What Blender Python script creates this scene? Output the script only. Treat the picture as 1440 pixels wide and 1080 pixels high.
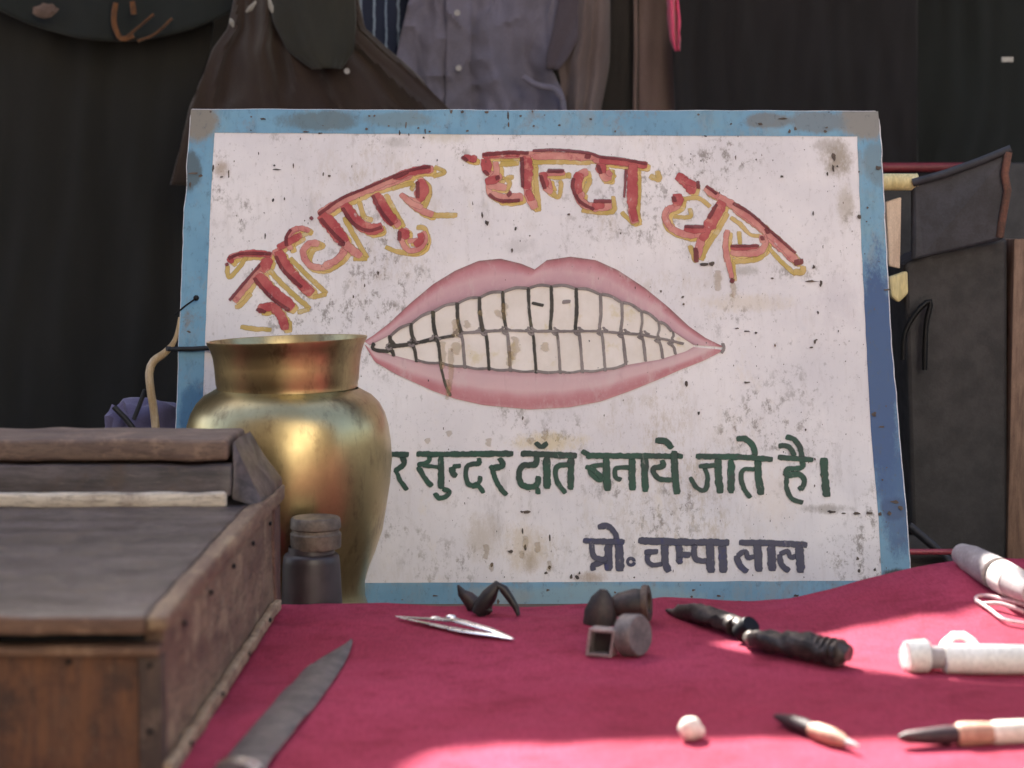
import bpy, bmesh, math, random
from mathutils import Vector, noise
random.seed(7)
R = math.radians
S = bpy.context.scene
COL = S.collection
for o in list(bpy.data.objects): bpy.data.objects.remove(o)

# ------------------------------------------------------------------ camera
F_PX = 2511.0                       # focal length in photograph pixels (1440 wide)
PITCH = math.atan(200.0 / F_PX)
CAM = Vector((0, 0, 0.291))
cam_d = bpy.data.cameras.new('camera'); cam = bpy.data.objects.new('camera', cam_d); COL.objects.link(cam)
cam.location = CAM; cam.rotation_euler = (R(90) - PITCH, 0, 0)
cam_d.sensor_width = 36; cam_d.lens = F_PX / 1440 * 36
cam_d.clip_start = 0.05; cam_d.clip_end = 400
cam_d.dof.use_dof = True; cam_d.dof.focus_distance = 1.66; cam_d.dof.aperture_fstop = 7.0
S.camera = cam

# ------------------------------------------------------------------ light
EL = R(42); AZ_V = Vector((-0.36, 0.93, 0)).normalized()      # towards the sun, on the ground
SUN = (AZ_V * math.cos(EL) + Vector((0, 0, math.sin(EL)))).normalized()
W = bpy.data.worlds.new('World'); S.world = W; W.use_nodes = True
nt = W.node_tree; sky = nt.nodes.new('ShaderNodeTexSky'); sky.sky_type = 'NISHITA'; sky.sun_disc = False
sky.sun_elevation = EL; sky.sun_rotation = math.atan2(SUN.x, SUN.y); sky.dust_density = 3.5; sky.air_density = 1.0; sky.ozone_density = 0.6
bg = nt.nodes['Background']; nt.links.new(sky.outputs[0], bg.inputs[0]); bg.inputs[1].default_value = 0.08
sd = bpy.data.lights.new('sun', 'SUN'); sd.energy = 4.8; sd.angle = R(0.45); sd.color = (1, 0.95, 0.86)
sun = bpy.data.objects.new('sun', sd); COL.objects.link(sun)
sun.rotation_euler = SUN.to_track_quat('Z', 'Y').to_euler(); sun.location = SUN * 6
S.view_settings.view_transform = 'Standard'; S.view_settings.look = 'None'
S.view_settings.gamma = 1; S.view_settings.use_curve_mapping = False
S.view_settings.exposure = 2.28

# ------------------------------------------------------------------ helpers
RIGHT = Vector((1, 0, 0)); FWD = Vector((0, math.cos(PITCH), -math.sin(PITCH))); UP = Vector((0, math.sin(PITCH), math.cos(PITCH)))
def ray(px, py): return FWD + RIGHT * ((px - 720) / F_PX) + UP * ((540 - py) / F_PX)
def at(px, py, Y): d = ray(px, py); return CAM + d * (Y / d.y)
def onz(px, py, z=0.0): d = ray(px, py); return CAM + d * ((z - CAM.z) / d.z)
def lin(c):
    return tuple((v / 12.92 if v <= .04045 else ((v + .055) / 1.055) ** 2.4) for v in [x / 255 for x in c])
def lerp(a, b, t): return a + (b - a) * t
def interp(tab, x):
    if x <= tab[0][0]: return tab[0][1]
    for (a, b), (c, d) in zip(tab, tab[1:]):
        if x <= c: return lerp(b, d, (x - a) / (c - a))
    return tab[-1][1]
def sstep(a, b, x): t = max(0, min(1, (x - a) / (b - a))); return t * t * (3 - 2 * t)
def fn(x, y, z=0): return noise.noise(Vector((x, y, z)))

WORLD = {}
def thing(name, label, cat, loc, group=None):
    o = bpy.data.objects.new(name, None); COL.objects.link(o); o.location = loc; o.empty_display_size = .05
    WORLD[o.name] = Vector(loc); o['label'] = label; o['category'] = cat
    if group: o['group'] = group
    return o
def tag(o, label, cat, group=None):
    o['label'] = label; o['category'] = cat
    if group: o['group'] = group
    return o
class MB:
    def __init__(s): s.v = []; s.f = []; s.c = []
    def add(s, vs, fs, col=None):
        n = len(s.v); s.v += [Vector(v) for v in vs]; s.f += [tuple(i + n for i in f) for f in fs]
        s.c += (col if isinstance(col, list) else [col or (1, 1, 1)] * len(vs)); return s
    def grid(s, rows, cols=None):
        m = len(rows[0]); vs = [p for r in rows for p in r]; fs = []
        for i in range(len(rows) - 1):
            for j in range(m - 1): fs.append((i * m + j, (i + 1) * m + j, (i + 1) * m + j + 1, i * m + j + 1))
        return s.add(vs, fs, [c for r in cols for c in r] if cols else None)
    def tube(s, pts, rad, seg=12, flat=1.0, caps=True, closed=False):
        pts = [Vector(p) for p in pts]; n = len(pts)
        if not isinstance(rad, (list, tuple)): rad = [rad] * n
        rows = []; up = Vector((0, 0, 1))
        for i, p in enumerate(pts):
            t = (pts[min(i + 1, n - 1)] - pts[max(i - 1, 0)]).normalized()
            if abs(t.dot(up)) > .95: up = Vector((0, 1, 0)) if abs(t.y) < .9 else Vector((1, 0, 0))
            a = t.cross(up).normalized(); b = a.cross(t).normalized()
            rows.append([p + (a * math.cos(k * 2 * math.pi / seg) + b * math.sin(k * 2 * math.pi / seg) * flat) * rad[i] for k in range(seg)])
        vs = [v for r in rows for v in r]; fs = []
        for i in range(n - 1):
            for k in range(seg): fs.append((i * seg + k, i * seg + (k + 1) % seg, (i + 1) * seg + (k + 1) % seg, (i + 1) * seg + k))
        if caps: fs += [tuple(range(seg))[::-1], tuple((n - 1) * seg + k for k in range(seg))]
        return s.add(vs, fs)
    def lathe(s, prof, c, seg=64, wob=0, axis=None, cap=True):
        c = Vector(c); rows = []
        A = Vector(axis).normalized() if axis else Vector((0, 0, 1)); q = Vector((0, 0, 1)).rotation_difference(A)
        vs = []; n = len(prof)
        for i, (r, z) in enumerate(prof):
            for k in range(seg):
                a = k * 2 * math.pi / seg; rr = r * (1 + wob * fn(math.cos(a) * 2, math.sin(a) * 2, z * 25))
                vs.append(c + q @ Vector((math.cos(a) * rr, math.sin(a) * rr, z)))
        fs = []
        for i in range(n - 1):
            for k in range(seg): fs.append((i * seg + k, i * seg + (k + 1) % seg, (i + 1) * seg + (k + 1) % seg, (i + 1) * seg + k))
        if cap: fs += [tuple(range(seg))[::-1], tuple((n - 1) * seg + k for k in range(seg))]
        return s.add(vs, fs)
    def box(s, a, b, rz=0, bev=0.0):
        a = Vector(a); b = Vector(b); bm = bmesh.new(); bmesh.ops.create_cube(bm, size=1)
        for v in bm.verts: v.co = Vector((lerp(a.x, b.x, v.co.x + .5), lerp(a.y, b.y, v.co.y + .5), lerp(a.z, b.z, v.co.z + .5)))
        if bev: bmesh.ops.bevel(bm, geom=list(bm.edges), offset=bev, segments=2, affect='EDGES', profile=.5)
        bm.verts.ensure_lookup_table(); bm.verts.index_update()
        c = (a + b) / 2; vs = []
        for v in bm.verts:
            p = v.co - c; vs.append(c + Vector((p.x * math.cos(rz) - p.y * math.sin(rz), p.x * math.sin(rz) + p.y * math.cos(rz), p.z)))
        fs = [tuple(v.index for v in f.verts) for f in bm.faces]; bm.free(); return s.add(vs, fs)
    def prism(s, poly, off):                          # poly: list of 3-D points, off: extrusion vector
        off = Vector(off); n = len(poly); vs = [Vector(p) for p in poly] + [Vector(p) + off for p in poly]
        fs = [tuple(range(n))[::-1], tuple(range(n, 2 * n))] + [(i, (i + 1) % n, n + (i + 1) % n, n + i) for i in range(n)]
        return s.add(vs, fs)
    def blob(s, c, r, amp=.2, fr=2.0, sub=3, seed=0):
        bm = bmesh.new(); bmesh.ops.create_icosphere(bm, subdivisions=sub, radius=1); bm.verts.index_update()
        r = Vector(r) if hasattr(r, '__len__') else Vector((r, r, r)); c = Vector(c); vs = []
        for v in bm.verts:
            k = 1 + amp * fn(v.co.x * fr + seed, v.co.y * fr, v.co.z * fr); vs.append(c + Vector((v.co.x * r.x, v.co.y * r.y, v.co.z * r.z)) * k)
        fs = [tuple(v.index for v in f.verts) for f in bm.faces]; bm.free(); return s.add(vs, fs)
def obj(name, mb, mat, parent=None, smooth=True, solid=0, bevel=0, recalc=True):
    lo = Vector([min(v[i] for v in mb.v) for i in range(3)]); hi = Vector([max(v[i] for v in mb.v) for i in range(3)])
    c = (lo + hi) / 2
    if parent is None: c.z = lo.z
    me = bpy.data.meshes.new(name); me.from_pydata([v - c for v in mb.v], [], mb.f); me.update()
    if recalc:
        bm = bmesh.new(); bm.from_mesh(me); bmesh.ops.recalc_face_normals(bm, faces=bm.faces); bm.to_mesh(me); bm.free()
    if any(x != (1, 1, 1) for x in mb.c):
        ca = me.color_attributes.new('Col', 'FLOAT_COLOR', 'POINT')
        for i, x in enumerate(mb.c): ca.data[i].color = (*x, 1)
    o = bpy.data.objects.new(name, me); COL.objects.link(o); me.materials.append(mat)
    if smooth:
        me.polygons.foreach_set('use_smooth', [True] * len(me.polygons))
        me.set_sharp_from_angle(angle=R(38))
    base = WORLD.get(parent.name, Vector()) if parent else Vector()
    o.location = c - base; o.parent = parent; WORLD[o.name] = c
    if solid: m = o.modifiers.new('thickness', 'SOLIDIFY'); m.thickness = solid; m.offset = 0
    if bevel: m = o.modifiers.new('bevel', 'BEVEL'); m.width = bevel; m.segments = 2
    return o

# materials -----------------------------------------------------------------
class NT:
    def __init__(s, name):
        s.m = bpy.data.materials.new(name); s.m.use_nodes = True; s.t = s.m.node_tree; s.b = s.t.nodes['Principled BSDF']
        s.tc = s.t.nodes.new('ShaderNodeTexCoord')
    def n(s, kind, **kw):
        x = s.t.nodes.new(kind)
        for k, v in kw.items(): setattr(x, k, v)
        return x
    def l(s, a, b): s.t.links.new(a, b)
    def noise(s, scale, detail=5, rough=.6, stretch=(1, 1, 1), dist=0, co='Object'):
        mp = s.n('ShaderNodeMapping'); mp.inputs['Scale'].default_value = stretch; s.l(s.tc.outputs[co], mp.inputs[0])
        x = s.n('ShaderNodeTexNoise'); x.inputs['Scale'].default_value = scale; x.inputs['Detail'].default_value = detail
        x.inputs['Roughness'].default_value = rough; x.inputs['Distortion'].default_value = dist; s.l(mp.outputs[0], x.inputs[0]); return x.outputs['Fac']
    def ramp(s, f, a, b, ca=0, cb=1):
        x = s.n('ShaderNodeMapRange', interpolation_type='SMOOTHSTEP'); s.l(f, x.inputs[0])
        for i, v in enumerate((a, b, ca, cb)): x.inputs[i + 1].default_value = v
        return x.outputs[0]
    def mix(s, f, a, b, mode='MIX'):
        x = s.n('ShaderNodeMix', data_type='RGBA', blend_type=mode)
        for inp, v in ((x.inputs[0], f), (x.inputs[6], a), (x.inputs[7], b)):
            if isinstance(v, bpy.types.NodeSocket): s.l(v, inp)
            elif isinstance(v, (int, float)): inp.default_value = v
            else: inp.default_value = (*v, 1)
        return x.outputs[2]
    def math(s, op, a, b=None):
        x = s.n('ShaderNodeMath', operation=op)
        for i, v in enumerate((a, b)):
            if v is None: continue
            if isinstance(v, bpy.types.NodeSocket): s.l(v, x.inputs[i])
            else: x.inputs[i].default_value = v
        return x.outputs[0]
    def bump(s, f, strength=.3, dist=.001):
        x = s.n('ShaderNodeBump'); x.inputs['Strength'].default_value = strength; x.inputs['Distance'].default_value = dist
        s.l(f, x.inputs['Height']); s.l(x.outputs[0], s.b.inputs['Normal'])
    def set(s, base=None, rough=None, metal=None, **kw):
        for k, v in (('Base Color', base), ('Roughness', rough), ('Metallic', metal), *kw.items()):
            if v is None: continue
            if isinstance(v, bpy.types.NodeSocket): s.l(v, s.b.inputs[k])
            elif isinstance(v, (tuple, list)): s.b.inputs[k].default_value = (*v, 1)
            else: s.b.inputs[k].default_value = v
def simple(name, c1, c2, scale=30, rough=.7, metal=0, bump=.3, bd=.001, stretch=(1, 1, 1), fine=400, lo=.35, hi=.65, **kw):
    t = NT(name); f = t.noise(scale, 6, .65, stretch); g = t.noise(fine, 3, .6, stretch)
    c = t.mix(t.ramp(f, lo, hi), lin(c1), lin(c2)); c = t.mix(t.ramp(g, .3, .7, 0, .25), c, (0.01, .01, .01))
    t.set(base=c, rough=t.ramp(f, .3, .7, rough, min(1, rough + .12)), metal=metal, **kw)
    t.bump(t.math('ADD', f, t.math('MULTIPLY', g, .4)), bump, bd); return t.m
def fabric(name, c1, c2, scale=12, weave=1400, rough=.9, bump=.35, sheen=.2):
    t = NT(name); f = t.noise(scale, 6, .6, (1, 1, .6))
    w = t.noise(weave, 2, .5, (1, 1, .12)); w2 = t.noise(weave, 2, .5, (.12, 1, 1)); ww = t.math('ADD', w, w2)
    c = t.mix(t.ramp(f, .35, .65), lin(c1), lin(c2)); c = t.mix(t.ramp(ww, .75, 1.25, 0, .35), c, t.mix(.5, c, (0, 0, 0)))
    t.set(base=c, rough=rough); t.b.inputs['Sheen Weight'].default_value = sheen; t.bump(ww, bump, .0006); return t.m

# ------------------------------------------------------------------ ground, platform, wall, street
GZ = -0.045
m_ground = simple('dusty_ground', (124, 106, 88), (96, 80, 66), 3, .95, bump=.6, bd=.01, fine=60)
rows = [[Vector((x, y, GZ)) for x in (-60, -20, -5, 5, 20, 60)] for y in (-60, -20, -5, 5, 20, 60)]
g = obj('ground', MB().grid(rows), m_ground, smooth=False); g['kind'] = 'structure'
m_wall = simple('soot_stained_plaster', (44, 42, 40), (30, 29, 28), 6, .9, bump=.5, bd=.004)
w = obj('wall', MB().box((-3, 3.1, GZ), (3, 3.3, 1.3)), m_wall, smooth=False); w['kind'] = 'structure'
m_lime = simple('limewashed_plaster', (232, 222, 200), (214, 198, 172), 2, .9, bump=.4, bd=.01, fine=40)
m_dark = simple('dark_stained_plaster', (70, 58, 50), (48, 42, 38), 2, .9, bump=.4, bd=.01, fine=40)
m_shut = simple('green_shutter_paint', (50, 72, 62), (40, 56, 50), 4, .6, stretch=(8, 8, 1))
def shop(name, x0, x1, y, h, m, label):
    t = thing(name, label, 'building', ((x0 + x1) / 2, y, GZ))
    n = max(2, int((x1 - x0) / 1.8)); dx = (x1 - x0) / n
    b = MB(); sh = []
    for i in range(n):
        a = x0 + i * dx; e = a + dx
        b.box((a, y - .3, GZ), (a + dx * .22, y, h)); b.box((e - dx * .22, y - .3, GZ), (e, y, h))
        b.box((a + dx * .22, y - .3, 2.2), (e - dx * .22, y, 2.9)); b.box((a + dx * .22, y - .3, 4.2), (e - dx * .22, y, h))
        sh += [(a + dx * .22, e - dx * .22, GZ, 2.2), (a + dx * .22, e - dx * .22, 2.9, 4.2)]
    obj('wall', b, m, t, smooth=False)
    for (a, e, z0, z1) in sh: obj('shutter', MB().box((a + .002, y - .25, z0 + .002), (e - .002, y - .18, z1 - .002)), m_shut, t, smooth=False)
shop('street_house', .2, 8.2, -5.0, 5.6, m_lime, 'pale limewashed shop house across the street behind the camera')
shop('street_house', -7.0, .2, -3.6, 6.5, m_dark, 'dark stained shop house across the street on the camera\'s left')

m_canvas = simple('dark_screen_canvas', (52, 42, 36), (36, 30, 28), 4, .9, bump=.4, bd=.004)  # dark screens added out of view to darken the brass pot's reflections
for x0, x1, lab in ((-5.2, .0, 'dark canvas stall across the lane, on the camera\'s left'), (1.95, 6.4, 'dark canvas stall across the lane, on the camera\'s right')):
    st0 = thing('dark_screen', lab, 'screen', ((x0 + x1) / 2, -1.7, GZ), 'screens added behind the camera')
    obj('canvas_wall', MB().box((x0, -1.72, GZ), (x1, -1.70, 3.1)), m_canvas, st0, smooth=False)
    obj('canvas_roof', MB().prism([(x0, -1.66, 3.12), (x0, -3.0, 3.4), (x0, -3.0, 3.42), (x0, -1.66, 3.14)], (x1 - x0, 0, 0)), m_canvas, st0, smooth=False)
    for x in (x0 + .03, x1 - .03): obj('pole', MB().tube([Vector((x, -1.75, GZ)), Vector((x, -1.75, 3.1))], .025, 10), m_canvas, st0)
m_sheet = fabric('white_reflector_cotton', (236, 232, 222), (222, 216, 204), 3, 500, sheen=0)  # unseen sheet added behind the camera as a reflector for the pot
bs_r = []
for j in range(21):
    bs_r.append([Vector((lerp(.05, 1.9, i / 40), -1.95 + .03 * math.sin(i * .5) * (j / 20), lerp(3.0, .12, j / 20))) for i in range(41)])
tag(obj('reflector_sheet', MB().grid(bs_r), m_sheet, solid=.003), 'unseen white sheet added behind the camera to put a bright reflection on the pot', 'sheet')
m_plat = simple('platform_wood', (96, 74, 54), (70, 52, 38), 5, .8, stretch=(.3, 6, 6))
p = obj('platform', MB().box((-.85, .935, GZ), (.95, 1.405, -.006), bev=.003), m_plat); p['kind'] = 'structure'

# ------------------------------------------------------------------ pink cloth
def cz(x, y):
    z = .036 * sstep(.19, .37, x) * sstep(1.12, 1.41, y)
    z += .0030 * math.sin(x * 9 + 5 * y + 2 * fn(x * 3, y * 3)) * sstep(.3, .6, y)
    z += .0016 * fn(x * 14 + 2 * y, y * 9, 2) + .0009 * fn(x * 40, y * 30, 5)
    z -= .004 * math.exp(-((x - .02) / .09) ** 2) * sstep(1.3, 1.42, y)
    z += .0024 * (1 - abs(fn(x * 6 + 1.5 * y, y * 5 - x * 2, 9))) ** 6 + .0007 * (1 - abs(fn(x * 13 - y * 4, y * 15, 19))) ** 5
    return z + .001
t = NT('pink_cotton_cloth')
f = t.noise(5, 5, .6); w1 = t.noise(900, 2, .5, (1, .1, 1)); w2 = t.noise(900, 2, .5, (.1, 1, 1)); ww = t.math('ADD', w1, w2)
c = t.mix(t.ramp(f, .3, .7), lin((172, 66, 92)), lin((152, 54, 74))); c = t.mix(t.ramp(t.noise(28, 6, .7), .48, .7, 0, .5), c, lin((116, 34, 48)))
c = t.mix(t.ramp(t.noise(70, 4, .7), .68, .78, 0, .35), c, lin((120, 84, 80)))
c = t.mix(t.ramp(ww, .75, 1.25, 0, .3), c, lin((80, 20, 32)))
t.set(base=c, rough=.92); t.b.inputs['Specular IOR Level'].default_value = .12; t.bump(ww, .5, .0009); m_pink = t.m
rows = []
NX, NY = 240, 110
for j in range(NY + 1):
    y = lerp(.925, 1.42, j / NY); rows.append([Vector((x, y, cz(x, y))) for x in [lerp(-.9, 1.0, i / NX) for i in range(NX + 1)]])
e = [v for v in rows[-1]]
for k, (dy, dz) in enumerate(((.004, -.0015), (.0065, -.006), (.0072, -.014), (.0075, -.03), (.009, -.038))):
    rows.append([Vector((v.x, v.y + dy + .002 * fn(v.x * 30, k * .3), max(GZ + .002, v.z + dz - (.03 * sstep(.2, .37, v.x) if k > 2 else 0)))) for v in e])
pink = tag(obj('cloth', MB().grid(rows), m_pink, recalc=False), 'deep pink cotton cloth spread under the tools and wooden box', 'cloth')

# ------------------------------------------------------------------ sign
B0 = at(760, 857, 1.64); T0 = at(752, 154, 1.774)
VD = (T0 - B0); VD.x = 0; VD.normalize(); UD = Vector((1, 0, 0)); SN = UD.cross(VD).normalized()     # normal towards the viewer
if SN.y > 0: SN = -SN
def dent(u, v):
    return .0022 * fn(u * 3.1, v * 3.4, 1) + .0007 * fn(u * 14, v * 12, 3) + .0025 * abs(u / .34) ** 6 * fn(v * 9, 4)
def sp(px, py, off=0.0):
    d = ray(px, py); t = (B0 - CAM).dot(SN) / d.dot(SN); P = CAM + d * t
    u = (P - B0).dot(UD); v = (P - B0).dot(VD); return P + SN * (dent(u, v) + off)
def suv(px, py):
    P = sp(px, py); return (P - B0).dot(UD), (P - B0).dot(VD)
sign = thing('painted_sign', 'painted white metal sign with blue border showing red lips and teeth', 'sign', B0)
LE = [(150, 268), (200, 265), (235, 262), (262, 263), (300, 258), (340, 257), (440, 253), (492, 250), (520, 250), (600, 246), (858, 237)]
RE = [(156, 1236), (190, 1239), (235, 1241), (330, 1246), (480, 1254), (560, 1262), (635, 1268), (726, 1276), (804, 1281), (858, 1284)]
LI = [(187, 302), (235, 299), (300, 296), (350, 294), (440, 290), (520, 287), (600, 283), (822, 275)]
RI = [(192, 1205), (340, 1211), (480, 1218), (603, 1225), (726, 1235), (817, 1240)]
def ytop(s): return 153 + 3 * s + 1.2 * fn(s * 14, 3)
def ybot(s): return 856 + 1.5 * fn(s * 9, 8)
rows = []
for j in range(61):
    r = []
    for i in range(91):
        s = i / 90; py = lerp(ytop(s), ybot(s), j / 60)
        xl = interp(LE, py) + 1.0 * fn(py * .06, 1); xr = interp(RE, py) + 1.2 * fn(py * .05, 9)
        if j == 0: xr -= 5; xl += 2
        if j == 1: xr -= 1
        r.append(sp(lerp(xl, xr, s), py))
    rows.append(r)
# stain helper: material written in the sign's own metres (object origin at panel centre handled through an attribute-free offset)
def sign_mat(name, col_fn, rough=.55):
    t = NT(name); geo = t.n('ShaderNodeNewGeometry'); sub = t.n('ShaderNodeVectorMath', operation='SUBTRACT'); t.l(geo.outputs['Position'], sub.inputs[0]); sub.inputs[1].default_value = B0
    dots = []
    for ax in (UD, VD):
        d = t.n('ShaderNodeVectorMath', operation='DOT_PRODUCT'); t.l(sub.outputs[0], d.inputs[0]); d.inputs[1].default_value = ax; dots.append(d.outputs['Value'])
    cb = t.n('ShaderNodeCombineXYZ'); t.l(dots[0], cb.inputs[0]); t.l(dots[1], cb.inputs[1]); t.uv = cb.outputs[0]
    def nz(scale, detail=5, rough_=.6, st=(1, 1, 1), off=0):
        mp = t.n('ShaderNodeMapping'); mp.inputs['Scale'].default_value = st; mp.inputs['Location'].default_value = (off, off * .7, off); t.l(t.uv, mp.inputs[0])
        x = t.n('ShaderNodeTexNoise'); x.inputs['Scale'].default_value = scale; x.inputs['Detail'].default_value = detail; x.inputs['Roughness'].default_value = rough_; t.l(mp.outputs[0], x.inputs[0]); return x.outputs['Fac']
    t.nz = nz
    def spot(px, py, rx, ry, amp=1.0, soft=1.12):
        u, v = suv(px, py); mp = t.n('ShaderNodeVectorMath', operation='SUBTRACT'); t.l(t.uv, mp.inputs[0]); mp.inputs[1].default_value = (u, v, 0)
        k = .67e-3; ms = t.n('ShaderNodeVectorMath', operation='MULTIPLY'); t.l(mp.outputs[0], ms.inputs[0]); ms.inputs[1].default_value = (1 / (rx * k), 1 / (ry * k), 0)
        ln = t.n('ShaderNodeVectorMath', operation='LENGTH'); t.l(ms.outputs[0], ln.inputs[0])
        x = t.math('SUBTRACT', t.ramp(ln.outputs['Value'], 0, 1.7, soft, 0), t.math('MULTIPLY', t.nz(60, 7, .85, (1, .5, 1), px), 1.35))
        return t.ramp(x, 0, .5, 0, amp)
    t.spot = spot
    col_fn(t); return t.m
def white_col(t):
    a = t.nz(7, 5, .6); b = t.nz(120, 5, .7, (1, .14, 1)); st = t.nz(34, 6, .75, (1, .3, 1), 3)
    c = t.mix(t.ramp(a, .3, .7), lin((230, 225, 226)), lin((212, 208, 212)))
    c = t.mix(t.ramp(b, .52, .75, 0, .28), c, lin((186, 178, 176)))
    c = t.mix(t.ramp(t.nz(210, 5, .75, (1, .7, 1), 21), .56, .70, 0, .6), c, lin((162, 156, 156)))
    c = t.mix(t.ramp(st, .57, .72, 0, .5), c, lin((178, 172, 170)))
    c = t.mix(t.math('MULTIPLY', t.ramp(t.nz(9, 4, .6, (1, 1, 1), 33), .48, .62), t.ramp(t.nz(95, 6, .8, (1, .6, 1), 8), .50, .62, 0, .85)), c, lin((132, 124, 120)))
    c = t.mix(t.math('MULTIPLY', t.ramp(t.nz(5, 4, .6, (1, 1, 1), 53), .5, .66), t.ramp(t.nz(60, 7, .85, (1, .35, 1), 58), .46, .62, 0, .6)), c, lin((176, 160, 138)))
    c = t.mix(t.ramp(t.nz(16, 6, .7, (1, .5, 1), 8), .6, .75, 0, .45), c, lin((214, 200, 172)))
    for (px, py, rx, ry, amp, cc) in [
            (1178, 225, 42, 48, .85, (150, 138, 122)), (1190, 285, 22, 60, .55, (170, 158, 138)), (1165, 205, 40, 22, .6, (150, 140, 130)),
            (312, 238, 20, 26, .75, (160, 140, 120)), (1180, 420, 50, 70, .22, (170, 160, 170)), (680, 755, 50, 60, .5, (175, 160, 140)),
            (740, 770, 60, 55, .5, (190, 170, 135)), (745, 790, 20, 30, .5, (150, 125, 85)), (830, 812, 40, 14, .6, (150, 120, 85)),
            (720, 500, 26, 50, .55, (190, 165, 110)), (770, 622, 90, 26, .6, (205, 185, 130)), (625, 190, 70, 26, .45, (180, 170, 140)),
            (560, 200, 40, 16, .4, (160, 155, 150)), (1050, 425, 120, 24, .3, (200, 180, 140)), (730, 345, 40, 22, .4, (170, 165, 165)),
            (1090, 700, 60, 90, .3, (214, 196, 180)), (1040, 380, 40, 14, .45, (120, 115, 100)), (1160, 715, 60, 12, .6, (120, 110, 100))]:
        c = t.mix(t.spot(px, py, rx, ry, amp), c, lin(cc))
    sp1 = t.nz(420, 3, .6, (1, .6, 1), 5); c = t.mix(t.ramp(sp1, .68, .76, 0, .65), c, lin((95, 86, 80)))
    t.set(base=c, rough=t.ramp(st, .3, .8, .42, .7)); t.b.inputs['Specular IOR Level'].default_value = .35
    t.bump(t.math('ADD', t.nz(60, 5, .6), t.math('MULTIPLY', b, .6)), .35, .0006)
m_white = sign_mat('weathered_white_enamel_paint', white_col)
def blue_col(t):
    a = t.nz(9, 5, .6); b = t.nz(70, 5, .7, (1, .3, 1)); st = t.nz(30, 6, .75, (1, .8, 1), 3)
    c = t.mix(t.ramp(a, .3, .7), lin((116, 160, 186)), lin((96, 142, 172)))
    c = t.mix(t.ramp(t.nz(14, 5, .6, (1, 1, 1), 11), .5, .75, 0, .6), c, lin((122, 156, 164)))
    c = t.mix(t.ramp(t.nz(26, 6, .75, (1, .5, 1), 31), .5, .66, 0, .55), c, lin((128, 138, 142)))
    c = t.mix(t.ramp(b, .5, .75, 0, .5), c, lin((70, 104, 128)))
    c = t.mix(t.ramp(st, .54, .70, 0, .85), c, lin((122, 118, 116)))
    for (px, py, rx, ry, amp, cc) in [
            (275, 168, 40, 40, 1, (128, 124, 116)), (1215, 170, 46, 34, 1, (130, 128, 124)), (1150, 172, 50, 20, .8, (110, 122, 130)), (1080, 170, 40, 14, .7, (110, 112, 112)),
            (450, 170, 70, 18, .7, (92, 108, 114)), (560, 168, 60, 14, .5, (110, 125, 126)), (268, 240, 20, 34, .8, (80, 96, 104)), (1232, 230, 22, 40, .6, (104, 122, 130)),
            (1258, 715, 22, 20, .85, (60, 66, 74)), (1262, 812, 26, 14, .9, (40, 50, 60)), (1236, 830, 40, 20, .5, (150, 160, 158)), (1236, 520, 34, 200, .85, (50, 80, 126)), (1262, 700, 30, 90, .7, (52, 84, 128)),
            (1245, 640, 30, 90, .4, (50, 82, 130)), (272, 580, 24, 50, .6, (40, 92, 134)), (850, 840, 160, 20, .55, (132, 160, 168)), (700, 838, 60, 16, .5, (140, 150, 150)), (600, 840, 70, 20, .4, (90, 140, 168))]:
        c = t.mix(t.spot(px, py, rx * 1.1, ry * 1.1, min(1, amp * 1.15), 1.6), c, lin(cc))
    c = t.mix(t.ramp(t.nz(160, 6, .8, (1, .6, 1), 61), .55, .68, 0, .6), c, lin((74, 84, 92)))
    t.set(base=c, rough=.5); t.b.inputs['Specular IOR Level'].default_value = .4; t.bump(b, .3, .0005)
m_blue = sign_mat('weathered_sky_blue_paint', blue_col)
panel = obj('panel', MB().grid(rows), m_white, sign, recalc=False)
mod = panel.modifiers.new('thickness', 'SOLIDIFY'); mod.thickness = .0016; mod.offset = -1 if panel.data.polygons[0].normal.dot(SN) > 0 else 1

L1, L2, L3, L4, L5 = .0004, .0007, .0010, .0013, .0016
def strip(A, B, off, n=5):
    rows = []
    for k in range(n + 1): rows.append([sp(lerp(a[0], b[0], k / n), lerp(a[1], b[1], k / n), off) for a, b in zip(A, B)])
    return rows
bd = MB()
N = 110
ot = []; it = []
for i in range(N + 1):
    s = i / N; ot.append((lerp(interp(LE, 153) + .5, 1235, s), ytop(s) + .8)); it.append((lerp(302, 1205, s), 187 + 5.5 * s + .5 * fn(s * 20, 2)))
bd.grid(strip(ot, it, L1 + .00006))
ol = []; il = []; orr = []; ir = []
for i in range(N + 1):
    py = lerp(183, 821, i / N); po = lerp(153.5, 855, i / N)
    ol.append((interp(LE, po) + 1 + 1.0 * fn(po * .06, 1), po)); il.append((interp(LI, py) + .6 * fn(py * .05, 12), py))
    py = lerp(188, 816, i / N); po = lerp(156.2, 855, i / N)
    orr.append((interp(RE, po) - 1.5 + 1.2 * fn(po * .05, 9), po)); ir.append((interp(RI, py) + .6 * fn(py * .05, 15), py))
bd.grid(strip(ol, il, L1)); bd.grid(strip(ir, orr, L1))
ib = []; ob = []
for i in range(N + 1):
    s = i / N; ib.append((lerp(275, 1240, s), 821 - 4.5 * s + .7 * fn(s * 22, 5))); ob.append((lerp(238.5, 1281, s), ybot(s) - .8))
bd.grid(strip(ib, ob, L1))
obj('border', bd, m_blue, sign, recalc=False)

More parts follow.
